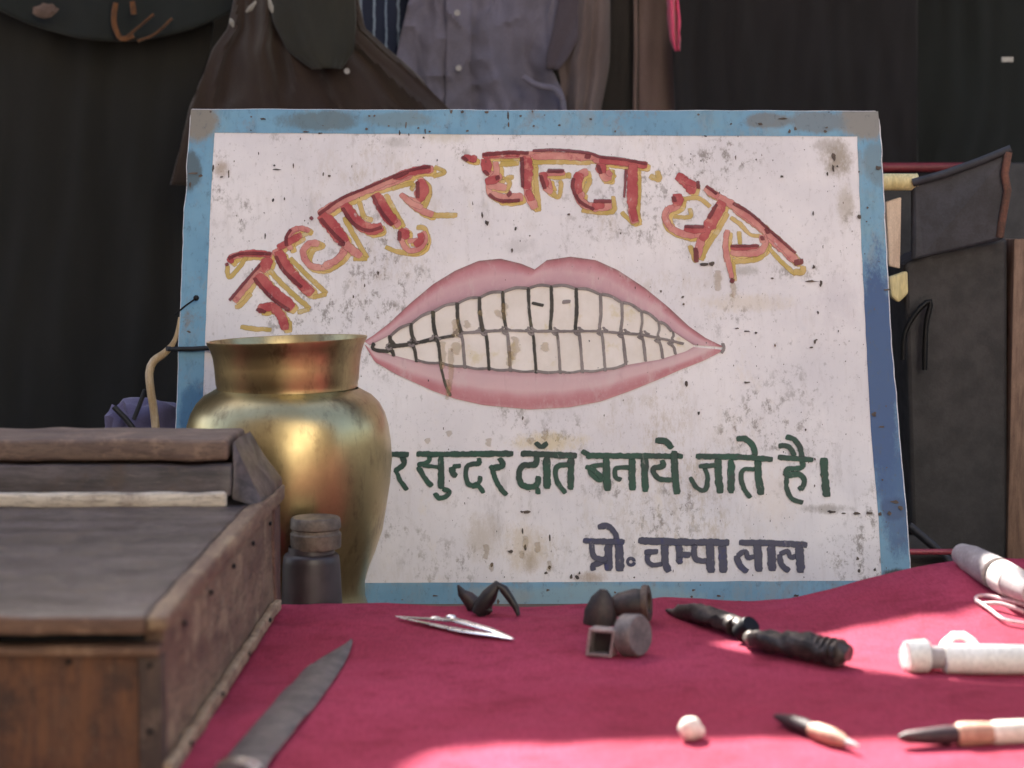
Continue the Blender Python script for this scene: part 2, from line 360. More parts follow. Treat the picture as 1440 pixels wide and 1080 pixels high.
def paint(name, c1, c2, c3=None, rough=.5, sc=45, use_col=False, wear=.35, feather=1.0):
    def fcol(t):
        a = t.nz(sc, 5, .65, (1, .8, 1), 2)
        if use_col:
            at_ = t.n('ShaderNodeAttribute', attribute_name='Col'); c = at_.outputs['Color']; c = t.mix(t.ramp(a, .35, .7, 0, .3), c, t.mix(.5, c, lin((232, 190, 190))))
            c = t.mix(t.ramp(t.nz(110, 4, .7, (1, .2, 1), 4), .55, .75, 0, .35), c, lin((158, 116, 122)))
            c = t.mix(t.ramp(t.nz(40, 6, .75, (1, .5, 1), 41), .5, .66, 0, .4), c, lin((206, 186, 184)))
        else: c = t.mix(t.ramp(a, .35, .65), lin(c1), lin(c2))
        if c3: c = t.mix(t.ramp(t.nz(sc * 1.7, 4, .7, (1, 1, 1), 9), .55, .7, 0, .8), c, lin(c3))
        c = t.mix(t.ramp(t.nz(150, 5, .7, (1, .5, 1), 6), .6, .74, 0, wear), c, lin((205, 195, 192)))
        c = t.mix(t.ramp(t.nz(300, 3, .7, (1, .6, 1), 7), .68, .76, 0, .5), c, lin((80, 70, 64)))
        t.set(base=c, rough=rough); t.b.inputs['Specular IOR Level'].default_value = .35
        if feather:
            fa = t.n('ShaderNodeAttribute', attribute_name='Col'); k1 = t.math('MULTIPLY', t.math('SUBTRACT', t.nz(90, 4, .7, (1, .6, 1), 13), .5), .9)
            k2 = t.math('MULTIPLY', t.math('SUBTRACT', t.nz(16, 3, .6, (1, 1, 1), 17), .5), .7)
            t.l(t.ramp(t.math('ADD', fa.outputs['Fac'], t.math('ADD', k1, k2)), .12, .62, 0, feather), t.b.inputs['Alpha'])
    return sign_mat(name, fcol)
m_red = paint('faded_red_sign_paint', (158, 56, 64), (182, 92, 90), (200, 134, 120), wear=.7)
m_maroon = paint('dark_maroon_sign_paint', (104, 34, 44), (130, 56, 60), wear=.45, feather=.85)
m_gold = paint('ochre_yellow_sign_paint', (190, 164, 84), (208, 176, 112), (214, 196, 156), wear=.6, feather=.85)
m_pinkpaint = paint('faded_brick_pink_sign_paint', (186, 110, 108), (204, 146, 134), (168, 86, 88), wear=.7)
m_ochre = paint('washed_ochre_edge_paint', (206, 174, 92), (216, 188, 128), (220, 196, 160), wear=.4, feather=.9)
m_green = paint('dark_green_sign_paint', (32, 56, 50), (26, 76, 60), (48, 52, 54), sc=30, wear=.3)
m_navy = paint('dark_blue_grey_sign_paint', (54, 56, 84), (66, 66, 86), (40, 44, 104), sc=30, wear=.3)
m_lip = paint('rose_lip_sign_paint', None, None, use_col=True, wear=.2, feather=0)
m_tooth = paint('cream_tooth_paint', (228, 219, 212), (216, 206, 196), (208, 194, 160), wear=.2, sc=22, feather=0)
m_line = paint('black_line_paint', (40, 38, 36), (64, 58, 52), (92, 84, 60), wear=.25, sc=20)
m_lineg = paint('grey_line_paint', (110, 100, 100), (140, 130, 128), (90, 80, 70), wear=.35, sc=30)
m_chip = paint('exposed_rusty_metal', (66, 60, 58), (100, 88, 80), (120, 96, 76), rough=.8, wear=0, feather=0)

def catmull(P, step=2.0):
    if len(P) == 2: P = [P[0], ((P[0][0] + P[1][0]) / 2, (P[0][1] + P[1][1]) / 2), P[1]]
    Q = [P[0]] + list(P) + [P[-1]]; out = []
    for i in range(1, len(Q) - 2):
        p0, p1, p2, p3 = Q[i - 1:i + 3]; L = math.dist(p1[:2], p2[:2]); n = max(2, int(L / step))
        for k in range(n):
            t = k / n; out.append(tuple(.5 * (2 * b + (c - a) * t + (2 * a - 5 * b + 4 * c - d) * t * t + (3 * b - a - 3 * c + d) * t ** 3) for a, b, c, d in zip(p0, p1, p2, p3)))
    out.append(tuple(P[-1])); return out
BUMPZ = [0]
def brush(mb, P, w, off, taper=.35, rag=.14, fe=1.7):
    """one brush stroke on the sign: P in photo pixels, w width in pixels"""
    BUMPZ[0] = (BUMPZ[0] + 1) % 7; off += BUMPZ[0] * 3e-5
    pts = catmull(P); n = len(pts); Ls = [0]
    for a, b in zip(pts, pts[1:]): Ls.append(Ls[-1] + math.dist(a[:2], b[:2]))
    T = max(Ls[-1], 1e-6); rows = []; cols = []
    for i, p in enumerate(pts):
        a = pts[max(0, i - 1)]; b = pts[min(n - 1, i + 1)]; dx, dy = b[0] - a[0], b[1] - a[1]; L = math.hypot(dx, dy) or 1
        nx, ny = -dy / L, dx / L; s = Ls[i]; ww = (p[2] if len(p) > 2 else w) / 2
        e = min(s, T - s) / max(ww, .5); k = lerp(1 - taper, 1, min(1, e)) if taper < 1 else min(1, e + .1)
        h1 = ww * k * (1 + rag * 2 * fn(p[0] * .2, p[1] * .2, 1)); h2 = ww * k * (1 + rag * 2 * fn(p[0] * .2, p[1] * .2, 7))
        rr_ = []
        for kk, fd in ((h1 + fe, 0), (max(h1 - fe, h1 * .35), 1), (-max(h2 - fe, h2 * .35), 1), (-h2 - fe, 0)):
            rr_.append((sp(p[0] + nx * kk, p[1] + ny * kk, off), fd if 0 < i < n - 1 else 0))
        rows.append([q[0] for q in rr_]); cols.append([(q[1],) * 3 for q in rr_])
    mb.grid(rows, cols)
def Z(ox, oy, sc, S_): return [[(ox + q[0] / sc, oy + q[1] / sc) + tuple(q[2:]) for q in s] for s in S_]
def word(name, strokes_by_mat, label):
    if len(strokes_by_mat) > 2:                       # pale ground coat under the two-colour letters
        und = []
        for (mat, off, w, ss) in strokes_by_mat:
            if mat in (m_red, m_pinkpaint): und += [[s[0] * .9 + 2] + [(x + 4.5, y + 3.6) for x, y in s[1:]] for s in ss]
        strokes_by_mat = [(m_ochre, L1 - .0002, 12, und)] + strokes_by_mat
    for (mat, off, w, ss) in strokes_by_mat:
        mb = MB()
        for s in ss:
            ww = w
            if isinstance(s[0], (int, float)): ww = s[0]; s = s[1:]
            if mat in (m_green, m_navy): ww *= 1.22
            if mat is m_red: ww *= 1.12
            if mat is m_gold: ww *= 1.05
            if mat is m_pinkpaint: ww *= 1.0
            if mat is m_maroon: ww *= .95
            brush(mb, s, ww, off)
        o = obj(name, mb, mat, sign, recalc=False); o['label'] = label
def ZW(ox, oy, sc, S_):
    out = []
    for s in S_:
        w = s[0]; out.append([w] + [(ox + a / sc, oy + b / sc) for a, b in s[1:]])
    return out
# --- first word, rising arc
zz = (300, 200, 4.0)
gold = ZW(*zz, [[5, (80, 690), (90, 760), (150, 700), (190, 640)], [6, (310, 715), (420, 830), (545, 940)], [5, (545, 940), (470, 960)], [5, (120, 930), (160, 915), (215, 850)],
    [5, (430, 650), (530, 750), (640, 855)], [5, (640, 855), (560, 875)], [5, (440, 590), (470, 540), (550, 505), (480, 485)],
    [6, (500, 640), (560, 570), (620, 585), (560, 610), (550, 690), (660, 715), (745, 650)], [6, (735, 420), (800, 540), (870, 655)], [5, (870, 658), (785, 658)],
    [6, (820, 330), (850, 420), (900, 440)], [6, (970, 290), (1020, 390), (1075, 480)], [6, (860, 500), (920, 510), (965, 490)], [6, (965, 590), (1050, 620), (1150, 620), (1200, 560), (1190, 490), (1140, 480)],
    [6, (1150, 200), (1210, 250), (1200, 340), (1170, 385), (1240, 410), (1375, 412)], [5, (1240, 140), (1300, 168), (1235, 195)], [5, (1000, 265), (1120, 235), (1110, 275)], [6, (150, 1040), (230, 1050), (330, 1055)], [6, (430, 1000), (430, 1060)]])
pk = ZW(*zz, [[8, (85, 665), (130, 640), (230, 628), (335, 640)], [12, (250, 735), (340, 845), (450, 940)], [13, (350, 600), (400, 690), (470, 775), (560, 855)], [7, (440, 610), (420, 560), (440, 510), (490, 485), (545, 500)], [8, (600, 575), (545, 570), (505, 620), (540, 690), (620, 705), (700, 660), (745, 590)], [11, (600, 410), (680, 500), (760, 590), (835, 645)], [10, (590, 410), (720, 335), (850, 278), (1000, 212), (1130, 168), (1240, 152)], [10, (905, 290), (960, 380), (1050, 475)], [7, (1095, 485), (1060, 550), (1100, 610), (1160, 600), (1190, 550), (1180, 500)], [8, (1160, 200), (1190, 270), (1150, 330), (1100, 330), (1170, 385), (1240, 408)], [9, (300, 660), (210, 780), (115, 900)], [9, (860, 275), (990, 235), (1120, 180)], [8, (620, 700), (700, 660), (750, 600)], [7, (1050, 290), (1110, 340), (1180, 370)], [7, (420, 560), (430, 510), (480, 480)], [7, (470, 760), (560, 850)],
    [8, (1190, 270), (1130, 300)], [9, (600, 420), (690, 360), (760, 330)], [6, (1090, 560), (1160, 550)]])
red = ZW(*zz, [[9, (85, 680), (110, 650)], [7, (140, 632), (230, 625), (330, 635)], [15, (240, 750), (340, 850), (450, 935)], [11, (250, 945), (330, 930), (385, 985), (405, 1060)], [13, (320, 650), (270, 730)],
    [13, (365, 610), (400, 690), (450, 740)], [11, (450, 740), (500, 810), (560, 855)], [16, (605, 410), (670, 480), (745, 570)], [13, (735, 350), (790, 430), (850, 480), (900, 495), (955, 475)], [14, (910, 290), (960, 380), (1020, 465)],
    [8, (360, 600), (420, 565), (500, 520)], [9, (1020, 200), (1120, 165), (1225, 150)], [11, (1150, 215), (1185, 270), (1150, 330)], [15, (1085, 490), (1060, 545)], [8, (1130, 585), (1170, 550), (1160, 510)]])
mar = ZW(*zz, [[3, (85, 660), (160, 630), (330, 630)], [3, (265, 690), (170, 800), (90, 895)], [4, (230, 765), (320, 870), (430, 950)], [3, (590, 410), (720, 320), (850, 265), (1000, 200), (1130, 155), (1225, 140)], [4, (600, 430), (680, 520), (740, 575)],
    [4, (725, 370), (790, 460), (870, 500), (950, 480)], [4, (895, 300), (950, 400), (1010, 470)], [4, (1150, 220), (1150, 320)], [5, (1050, 500), (1045, 560)], [4, (415, 590), (410, 540), (440, 490)], [4, (350, 640), (400, 730), (500, 820)], [5, (72, 680), (85, 700)], [4, (240, 940), (300, 960)],
    [5, (700, 570), (745, 580)], [4, (1010, 205), (1100, 170)], [5, (545, 440), (560, 420)]])
L_A = 'faded red Devanagari word with yellow edges rising at the sign\'s upper left'
word('painted_lettering', [(m_gold, L1, 5, gold), (m_pinkpaint, L2, 8, pk), (m_red, L3, 8, red), (m_maroon, L4, 3, mar)], L_A)
# --- second word, top of the arc
zz = (640, 200, 4.8)
gold = ZW(*zz, [[6, (300, 110), (370, 115), (430, 110)], [6, (300, 150), (380, 145), (435, 140)], [6, (545, 130), (548, 290), (568, 470)], [7, (520, 135), (700, 130), (920, 135)], [5, (640, 330), (700, 370), (715, 280), (700, 260)], [5, (770, 200), (768, 250)],
    [6, (850, 460), (960, 475), (1070, 465), (1065, 360)], [7, (1060, 180), (1050, 250), (1000, 265)], [5, (1245, 220), (1240, 400), (1222, 565)], [7, (1310, 225), (1375, 250), (1360, 190)], [6, (870, 350), (905, 270), (900, 240)], [5, (1120, 470), (1210, 560)], [6, (330, 330), (370, 280), (350, 245), (400, 235)], [7, (510, 380), (550, 460)]])
pk = ZW(*zz, [[9, (180, 92), (500, 85), (900, 98), (980, 122), (1300, 155)], [8, (215, 105), (220, 200), (300, 235), (235, 270), (240, 350), (340, 385), (460, 370)], [11, (488, 90), (492, 330), (545, 450)], [7, (595, 200), (612, 310), (660, 340)], [6, (610, 215), (745, 208)], [11, (900, 200), (840, 225), (815, 300), (850, 400), (940, 440), (1060, 430)], [10, (990, 140), (1000, 230), (1060, 238)], [11, (1195, 150), (1195, 460), (1218, 550)], [9, (520, 100), (700, 95), (900, 105)], [10, (220, 290), (300, 300), (350, 310)], [12, (240, 350), (330, 380), (460, 370)], [8, (270, 130), (280, 210), (230, 260)], [9, (860, 330), (850, 390), (900, 430)], [8, (930, 420), (1060, 420)], [7, (1020, 190), (1060, 230)], [6, (620, 240), (650, 320)]])
red = ZW(*zz, [[7, (50, 100), (110, 115), (150, 120)], [9, (100, 110), (150, 118)], [7, (180, 95), (320, 80), (440, 80)], [13, (205, 110), (215, 210)], [12, (485, 90), (490, 200), (480, 320)], [8, (490, 320), (520, 400)], [9, (590, 200), (610, 310)], [12, (840, 205), (820, 300), (840, 350)], [13, (980, 140), (990, 215)],
    [8, (970, 120), (1130, 135), (1300, 160)], [13, (1200, 150), (1195, 340), (1195, 450)], [9, (1195, 440), (1215, 540)], [9, (920, 440), (1010, 420)], [9, (200, 270), (300, 245)]])
mar = ZW(*zz, [[4, (180, 90), (330, 75), (500, 75)], [4, (190, 190), (230, 230)], [4, (450, 100), (455, 310)], [3, (520, 60), (700, 55), (900, 75), (980, 100), (1120, 115), (1300, 150)], [5, (620, 195), (740, 195)], [4, (800, 240), (795, 310), (840, 400), (940, 460)], [5, (930, 400), (1060, 400)], [6, (870, 95), (920, 100)], [4, (960, 150), (985, 220)],
    [3, (1155, 180), (1140, 380)], [4, (225, 350), (300, 395), (440, 395)], [4, (40, 100), (90, 130)], [5, (270, 250), (305, 235)], [5, (380, 330), (350, 370)], [4, (575, 220), (610, 320)]])
word('painted_lettering', [(m_gold, L1, 5, gold), (m_pinkpaint, L2, 8, pk), (m_red, L3, 8, red), (m_maroon, L4, 3, mar)], 'faded red Devanagari word with yellow edges above the painted lips')
# --- third word, falling
zz = (900, 220, 5.538)
gold = ZW(*zz, [[5, (340, 335), (450, 325), (550, 395)], [5, (180, 460), (210, 560), (300, 620), (400, 640)], [5, (260, 470), (390, 470), (385, 400)], [6, (685, 440), (600, 590), (530, 690), (470, 810)], [6, (385, 690), (440, 830)], [5, (700, 475), (780, 530), (860, 610), (940, 620)],
    [5, (990, 700), (1100, 820), (1215, 925)], [8, (1190, 900), (1260, 900), (1265, 850)], [6, (970, 640), (980, 720), (920, 800), (720, 820)], [7, (715, 820), (735, 960)], [5, (770, 580), (780, 690)]])
pk = ZW(*zz, [[9, (290, 290), (298, 380), (220, 420), (200, 490), (260, 570), (400, 615), (510, 570)], [11, (645, 350), (560, 490), (480, 640), (445, 790)], [10, (500, 245), (620, 322), (730, 388), (860, 480), (990, 590), (1110, 700), (1230, 830)], [8, (950, 610), (975, 680), (930, 745), (820, 760), (700, 745)], [7, (675, 580), (665, 700), (690, 830), (715, 955)], [9, (500, 250), (610, 320)], [12, (720, 390), (850, 480), (990, 590)], [12, (1000, 620), (1110, 720), (1215, 820)], [6, (680, 570), (665, 700), (675, 830)], [9, (720, 740), (820, 740), (930, 730)], [7, (215, 400), (190, 470), (240, 560)], [8, (420, 620), (500, 600)], [7, (940, 610), (960, 680)]])
red = ZW(*zz, [[12, (280, 150), (330, 180), (390, 240)], [14, (360, 240), (440, 265)], [13, (290, 290), (300, 390)], [14, (645, 350), (580, 470), (520, 570)], [10, (530, 560), (480, 660)], [7, (340, 560), (430, 580), (510, 570)], [7, (330, 180), (440, 230)], [6, (700, 710), (820, 712), (920, 700)]])
mar = ZW(*zz, [[4, (255, 310), (275, 360)], [3, (720, 365), (850, 440), (970, 545), (1100, 660), (1215, 760)], [4, (600, 370), (530, 490)], [5, (975, 560), (1000, 610)], [4, (340, 548), (500, 552)], [3, (510, 230), (600, 300)], [8, (1195, 835), (1275, 815)], [6, (430, 710), (440, 830)], [7, (695, 965), (740, 975)], [3, (700, 700), (930, 700)], [4, (940, 620), (960, 660)], [4, (450, 190), (455, 260)]])
word('painted_lettering', [(m_gold, L1, 5, gold), (m_pinkpaint, L2, 8, pk), (m_red, L3, 8, red), (m_maroon, L4, 3, mar)], 'faded red Devanagari word with yellow edges falling at the sign\'s upper right')
# --- green line
A_ = (530, 600, 4.3636)
gA = ZW(*A_, [[6, (60, 172), (200, 172)], [6, (152, 178), (165, 230), (120, 268), (115, 290)], [5, (118, 275), (150, 340), (190, 392)]])
word('painted_lettering', [(m_green, L2, 6, gA)], 'dark green letter beside the brass pot')
gA = ZW(*A_, [[6, (240, 168), (400, 170), (620, 168), (840, 166)], [5, (320, 180), (315, 215), (245, 238)], [6, (250, 245), (290, 310), (340, 370)], [4, (280, 240), (395, 250)], [7, (393, 180), (395, 385)], [5, (352, 405), (380, 438), (425, 430), (445, 398), (400, 382)],
    [5, (520, 240), (460, 248)], [7, (455, 245), (470, 290), (495, 305)], [5, (625, 190), (625, 225), (560, 240), (545, 300), (570, 360), (625, 345), (635, 300)], [5, (580, 372), (625, 365), (655, 412)], [6, (750, 190), (772, 240), (700, 258)], [4, (690, 240), (715, 260)], [5, (705, 255), (730, 330), (765, 385), (800, 422)]])
word('painted_lettering', [(m_green, L2, 6, gA)], 'first full dark green word of the lower line')
gA = ZW(*A_, [[6, (880, 165), (1050, 172), (1230, 180)], [6, (980, 180), (972, 232), (900, 240), (872, 290), (890, 355), (950, 372), (985, 350), (990, 300)], [5, (985, 370), (990, 420)], [8, (1042, 185), (1044, 385)], [5, (970, 95), (1010, 125), (1050, 97)], [5, (1185, 235), (1120, 240), (1095, 270), (1110, 345), (1160, 412)], [7, (1190, 190), (1190, 390)]])
word('painted_lettering', [(m_green, L2, 6, gA)], 'short dark green word with a crescent mark above it')
B_ = (800, 600, 3.6)
gB = ZW(*B_, [[5, (62, 122), (110, 148)], [6, (85, 148), (330, 148), (580, 150)], [8, (190, 155), (190, 240), (197, 328)], [5, (178, 192), (115, 205), (110, 235), (150, 270), (182, 255)], [5, (80, 205), (120, 215), (168, 262)], [5, (310, 208), (240, 210), (238, 255), (268, 272)], [8, (318, 158), (322, 325)], [8, (383, 158), (387, 332)],
    [6, (470, 165), (478, 198), (425, 215), (455, 262), (528, 270)], [8, (533, 120), (538, 250), (548, 345)], [7, (435, 70), (488, 74), (525, 112)]])
word('painted_lettering', [(m_green, L2, 6, gB)], 'longest dark green word in the middle of the lower line')
gB = ZW(*B_, [[6, (640, 150), (840, 153), (1035, 165)], [5, (750, 195), (655, 202)], [5, (685, 205), (702, 255), (690, 318), (650, 310), (612, 252)], [8, (755, 160), (757, 250), (768, 340)], [8, (820, 165), (822, 340)], [5, (945, 215), (885, 218), (872, 260), (890, 320), (922, 362)], [8, (957, 155), (960, 250), (975, 348)], [6, (845, 65), (890, 62), (930, 95), (946, 150)]])
word('painted_lettering', [(m_green, L2, 6, gB)], 'dark green word with one curl above, right of the middle')
gB = ZW(*B_, [[6, (1055, 155), (1130, 160), (1240, 168)], [6, (1178, 165), (1182, 205), (1108, 215), (1105, 245), (1165, 240), (1192, 270), (1180, 312), (1160, 300)], [5, (1105, 250), (1102, 310), (1130, 365), (1188, 385)], [6, (1058, 98), (1110, 100), (1145, 150)], [6, (1095, 50), (1140, 65), (1172, 110), (1180, 165)]])
word('painted_lettering', [(m_green, L2, 6, gB)], 'small dark green word with two curls above')
word('painted_lettering', [(m_green, L2, 8, ZW(*B_, [[9, (1290, 155), (1295, 250), (1307, 358)]]))], 'single upright green stroke ending the lower line')
C_ = (790, 720, 3.6)
gC = ZW(*C_, [[6, (105, 145), (200, 150), (320, 152)], [6, (150, 155), (160, 220), (200, 240), (232, 232)], [9, (236, 155), (236, 300)], [6, (230, 245), (160, 270), (162, 300)], [9, (288, 150), (296, 302)], [6, (180, 78), (230, 70), (268, 105), (282, 150)]])
word('painted_lettering', [(m_navy, L2, 6, gC)], 'leftmost dark blue-grey word of the bottom line')
ring = [(350 + 17 * math.cos(a), 252 + 17 * math.sin(a)) for a in [k * math.pi / 6 for k in range(13)]]
word('painted_lettering', [(m_navy, L2, 5, ZW(*C_, [[2.6] + ring]))], 'small painted ring serving as a full stop')
gC = ZW(*C_, [[7, (385, 145), (600, 152), (850, 156)], [5, (415, 205), (490, 200)], [5, (440, 205), (432, 245), (460, 268), (512, 262)], [8, (520, 160), (525, 260), (545, 305)], [7, (592, 160), (595, 235), (580, 258)], [6, (600, 215), (655, 218)], [8, (610, 240), (590, 255)], [6, (672, 160), (675, 235), (735, 248)], [9, (748, 160), (755, 310)], [9, (812, 160), (818, 310)]])
word('painted_lettering', [(m_navy, L2, 6, gC)], 'middle dark blue-grey word of the bottom line')
gC = ZW(*C_, [[6, (895, 155), (1060, 158), (1245, 168)], [6, (882, 218), (905, 275), (945, 302)], [5, (885, 225), (930, 200), (942, 232), (985, 222)], [9, (990, 165), (1000, 305)], [9, (1060, 165), (1066, 302)], [6, (1100, 212), (1115, 270), (1155, 300)], [5, (1100, 215), (1140, 200), (1160, 230), (1195, 222)], [9, (1203, 170), (1210, 310)]])
word('painted_lettering', [(m_navy, L2, 6, gC)], 'rightmost dark blue-grey word of the bottom line')

# --- lips and teeth
UO = [(512, 480), (525, 472), (547, 455), (578, 426), (609, 400), (640, 381), (673, 367), (704, 364), (733, 371), (752, 379), (769, 366), (802, 361), (838, 366), (869, 380), (907, 405), (940, 432), (969, 459), (992, 475), (1019, 488)]
UI = [(520, 486), (548, 472), (578, 455), (609, 438), (640, 427), (673, 418), (706, 410), (740, 405), (775, 402), (809, 405), (844, 413), (873, 424), (902, 437), (925, 451), (946, 466), (975, 485)]
LI_ = [(520, 490), (527, 493), (550, 499), (585, 508), (620, 512), (654, 517), (683, 519), (714, 521), (750, 523), (788, 524), (844, 521), (877, 514), (927, 506), (965, 494), (975, 488)]
LO = [(512, 484), (527, 509), (558, 527), (587, 540), (609, 550), (640, 561), (680, 570), (745, 576), (800, 573), (844, 565), (886, 550), (923, 535), (957, 520), (990, 507), (1019, 492)]
def resample(T, n): return [(lerp(T[0][0], T[-1][0], i / n), interp(T, lerp(T[0][0], T[-1][0], i / n))) for i in range(n + 1)]
def lipmesh(O, I, stops):
    n = 150; A = resample(O, n); B = resample(I, n); rows = []; cols = []
    for k in range(13):
        s = k / 12; rows.append([sp(lerp(a[0], b[0], s), lerp(a[1], b[1], s), L2) for a, b in zip(A, B)])
        cc = [tuple(interp([(q, lin(c_)[ch]) for q, c_ in stops], s + .06 * fn(i * .12, k * .3)) for ch in range(3)) for i in range(n + 1)]; cols.append(cc)
    return MB().grid(rows, cols)
o = obj('upper_lip', lipmesh(UO, UI, [(0, (118, 84, 84)), (.07, (158, 92, 100)), (.2, (182, 118, 126)), (.45, (198, 158, 164)), (.8, (186, 146, 154)), (1, (146, 110, 120))]), m_lip, sign, recalc=False)
o = obj('lower_lip', lipmesh(LO, LI_, [(0, (186, 128, 132)), (.1, (176, 108, 116)), (.28, (186, 124, 130)), (.5, (206, 172, 174)), (.85, (198, 164, 168)), (1, (170, 130, 136))]), m_lip, sign, recalc=False)
A = resample(UI, 150); B = resample(LI_, 150)
obj('teeth', MB().grid([[sp(lerp(a[0], b[0], k / 6), lerp(a[1], b[1], k / 6), L1) for a, b in zip(A, B)] for k in range(7)]), m_tooth, sign, recalc=False)
bite = [(527, 491), (548, 487), (578, 483), (609, 478), (625, 472), (646, 469), (675, 467), (710, 465), (749, 466), (777, 466), (811, 466), (844, 466), (875, 469), (902, 471), (927, 476), (946, 480), (962, 484)]
bl = MB(); gl = MB()
ux = [548, 578, 609, 643, 674, 707, 743, 775, 810, 844, 874, 902, 926, 946]
lx = [551, 583, 617, 651, 685, 715, 751, 785, 816, 848, 877, 905, 929, 947]
for i, x in enumerate(ux):
    yt = interp(UI, x) - 1; yb = interp(bite, x); w = 4.2 if i < 5 else (3.4 if i < 9 else 2.8); w = w if i < 11 else 1.8
    bow = 2.5 if i < 7 else -3
    brush(bl if i < 9 else gl, [(x, yt), (x + 1, lerp(yt, yb, .5)), (x + bow + 2, yb - 4), (x + bow + 4, yb)], w, L3, .6)
for i, x in enumerate(lx):
    yt = interp(bite, x); yb = interp(LI_, x) + (3 if i < 10 else 0); w = 3.4 if i < 3 else 2.6
    brush(bl if i in (0, 1, 2, 4, 6) else gl, [(x - 5, yt), (x - 1, yt + 7), (x + 1, lerp(yt, yb, .5)), (x + 3, yb)], w, L3, .5)
    brush(gl, [(x - 9, yt + 1), (x - 4, yt + 5), (x + 1, yt + 2)], 1.6, L3, .5)
brush(bl, [(527, 482), (525, 491), (545, 494), (549, 487)], 4.2, L3)
brush(bl, [(545, 488), (578, 484), (612, 477)], 4, L3, .2); brush(bl, [(612, 477), (640, 472)], 2.8, L3)
brush(gl, bite[5:], 2.0, L3)
for i in range(len(ux) - 1):
    a, b = ux[i], ux[i + 1]; brush(gl, [(a + 1, interp(UI, a) + 1), ((a + b) / 2, interp(UI, (a + b) / 2) - 2), (b - 1, interp(UI, b) + 1)], 2.2, L3)
for i in range(1, 10):
    a, b = lx[i], lx[i + 1]; brush(gl, [(a + 3, interp(LI_, a) - 1), ((a + b) / 2 + 2, interp(LI_, (a + b) / 2) + 1), (b + 2, interp(LI_, b) - 1)], 1.8, L3)
for i, x in enumerate(ux[:-2]):
    yb = interp(bite, x)
    for sg in (-1, 1): brush(gl, [(x + 2 + sg * 1.5, yb - 7), (x + 3 + sg * 3.5, yb - 2.5), (x + 3 + sg * 9, yb)], 2.0, L3, .5)
m_stain = paint('yellow_brown_stain', (190, 164, 116), (172, 144, 98), (140, 108, 74), wear=.4, feather=.3)
sn = MB()
for (x, y, h_, w_) in [(722, 490, 34, 9), (716, 505, 22, 5), (655, 456, 12, 6), (640, 462, 26, 6), (622, 500, 40, 4), (640, 490, 18, 10), (765, 488, 14, 9), (708, 438, 24, 5), (698, 440, 10, 5), (674, 440, 8, 4), (633, 520, 60, 4), (629, 548, 30, 3), (765, 612, 14, 6), (745, 620, 10, 5), (686, 622, 12, 6), (630, 610, 10, 4), (600, 620, 8, 3), (737, 762, 18, 4), (733, 780, 12, 4), (755, 770, 16, 4), (683, 776, 22, 5), (690, 798, 10, 4), (772, 796, 16, 3), (1008, 395, 30, 6), (1030, 408, 22, 5)]:
    brush(sn, [(x, y - h_ / 2), (x + 1.5, y), (x - 1, y + h_ / 2)], w_ * .9, L4, .8, .9, 3.5)
o = obj('rust_stain', sn, m_stain, sign, recalc=False); o['kind'] = 'stuff'
brush(bl, [(747, 426), (765, 430)], 2.6, L3); brush(gl, [(790, 425), (803, 424)], 3, L3)
brush(bl, [(619, 512), (626, 540), (634, 558)], 2.6, L3, .9)
brush(gl, [(1016, 482), (1018, 490), (1014, 497)], 2, L3)
o = obj('tooth_outline', bl, m_line, sign, recalc=False); o['label'] = 'bold black tooth outlines at the left of the painted mouth'
o = obj('tooth_outline', gl, m_lineg, sign, recalc=False); o['label'] = 'thin grey tooth outlines at the right of the painted mouth'

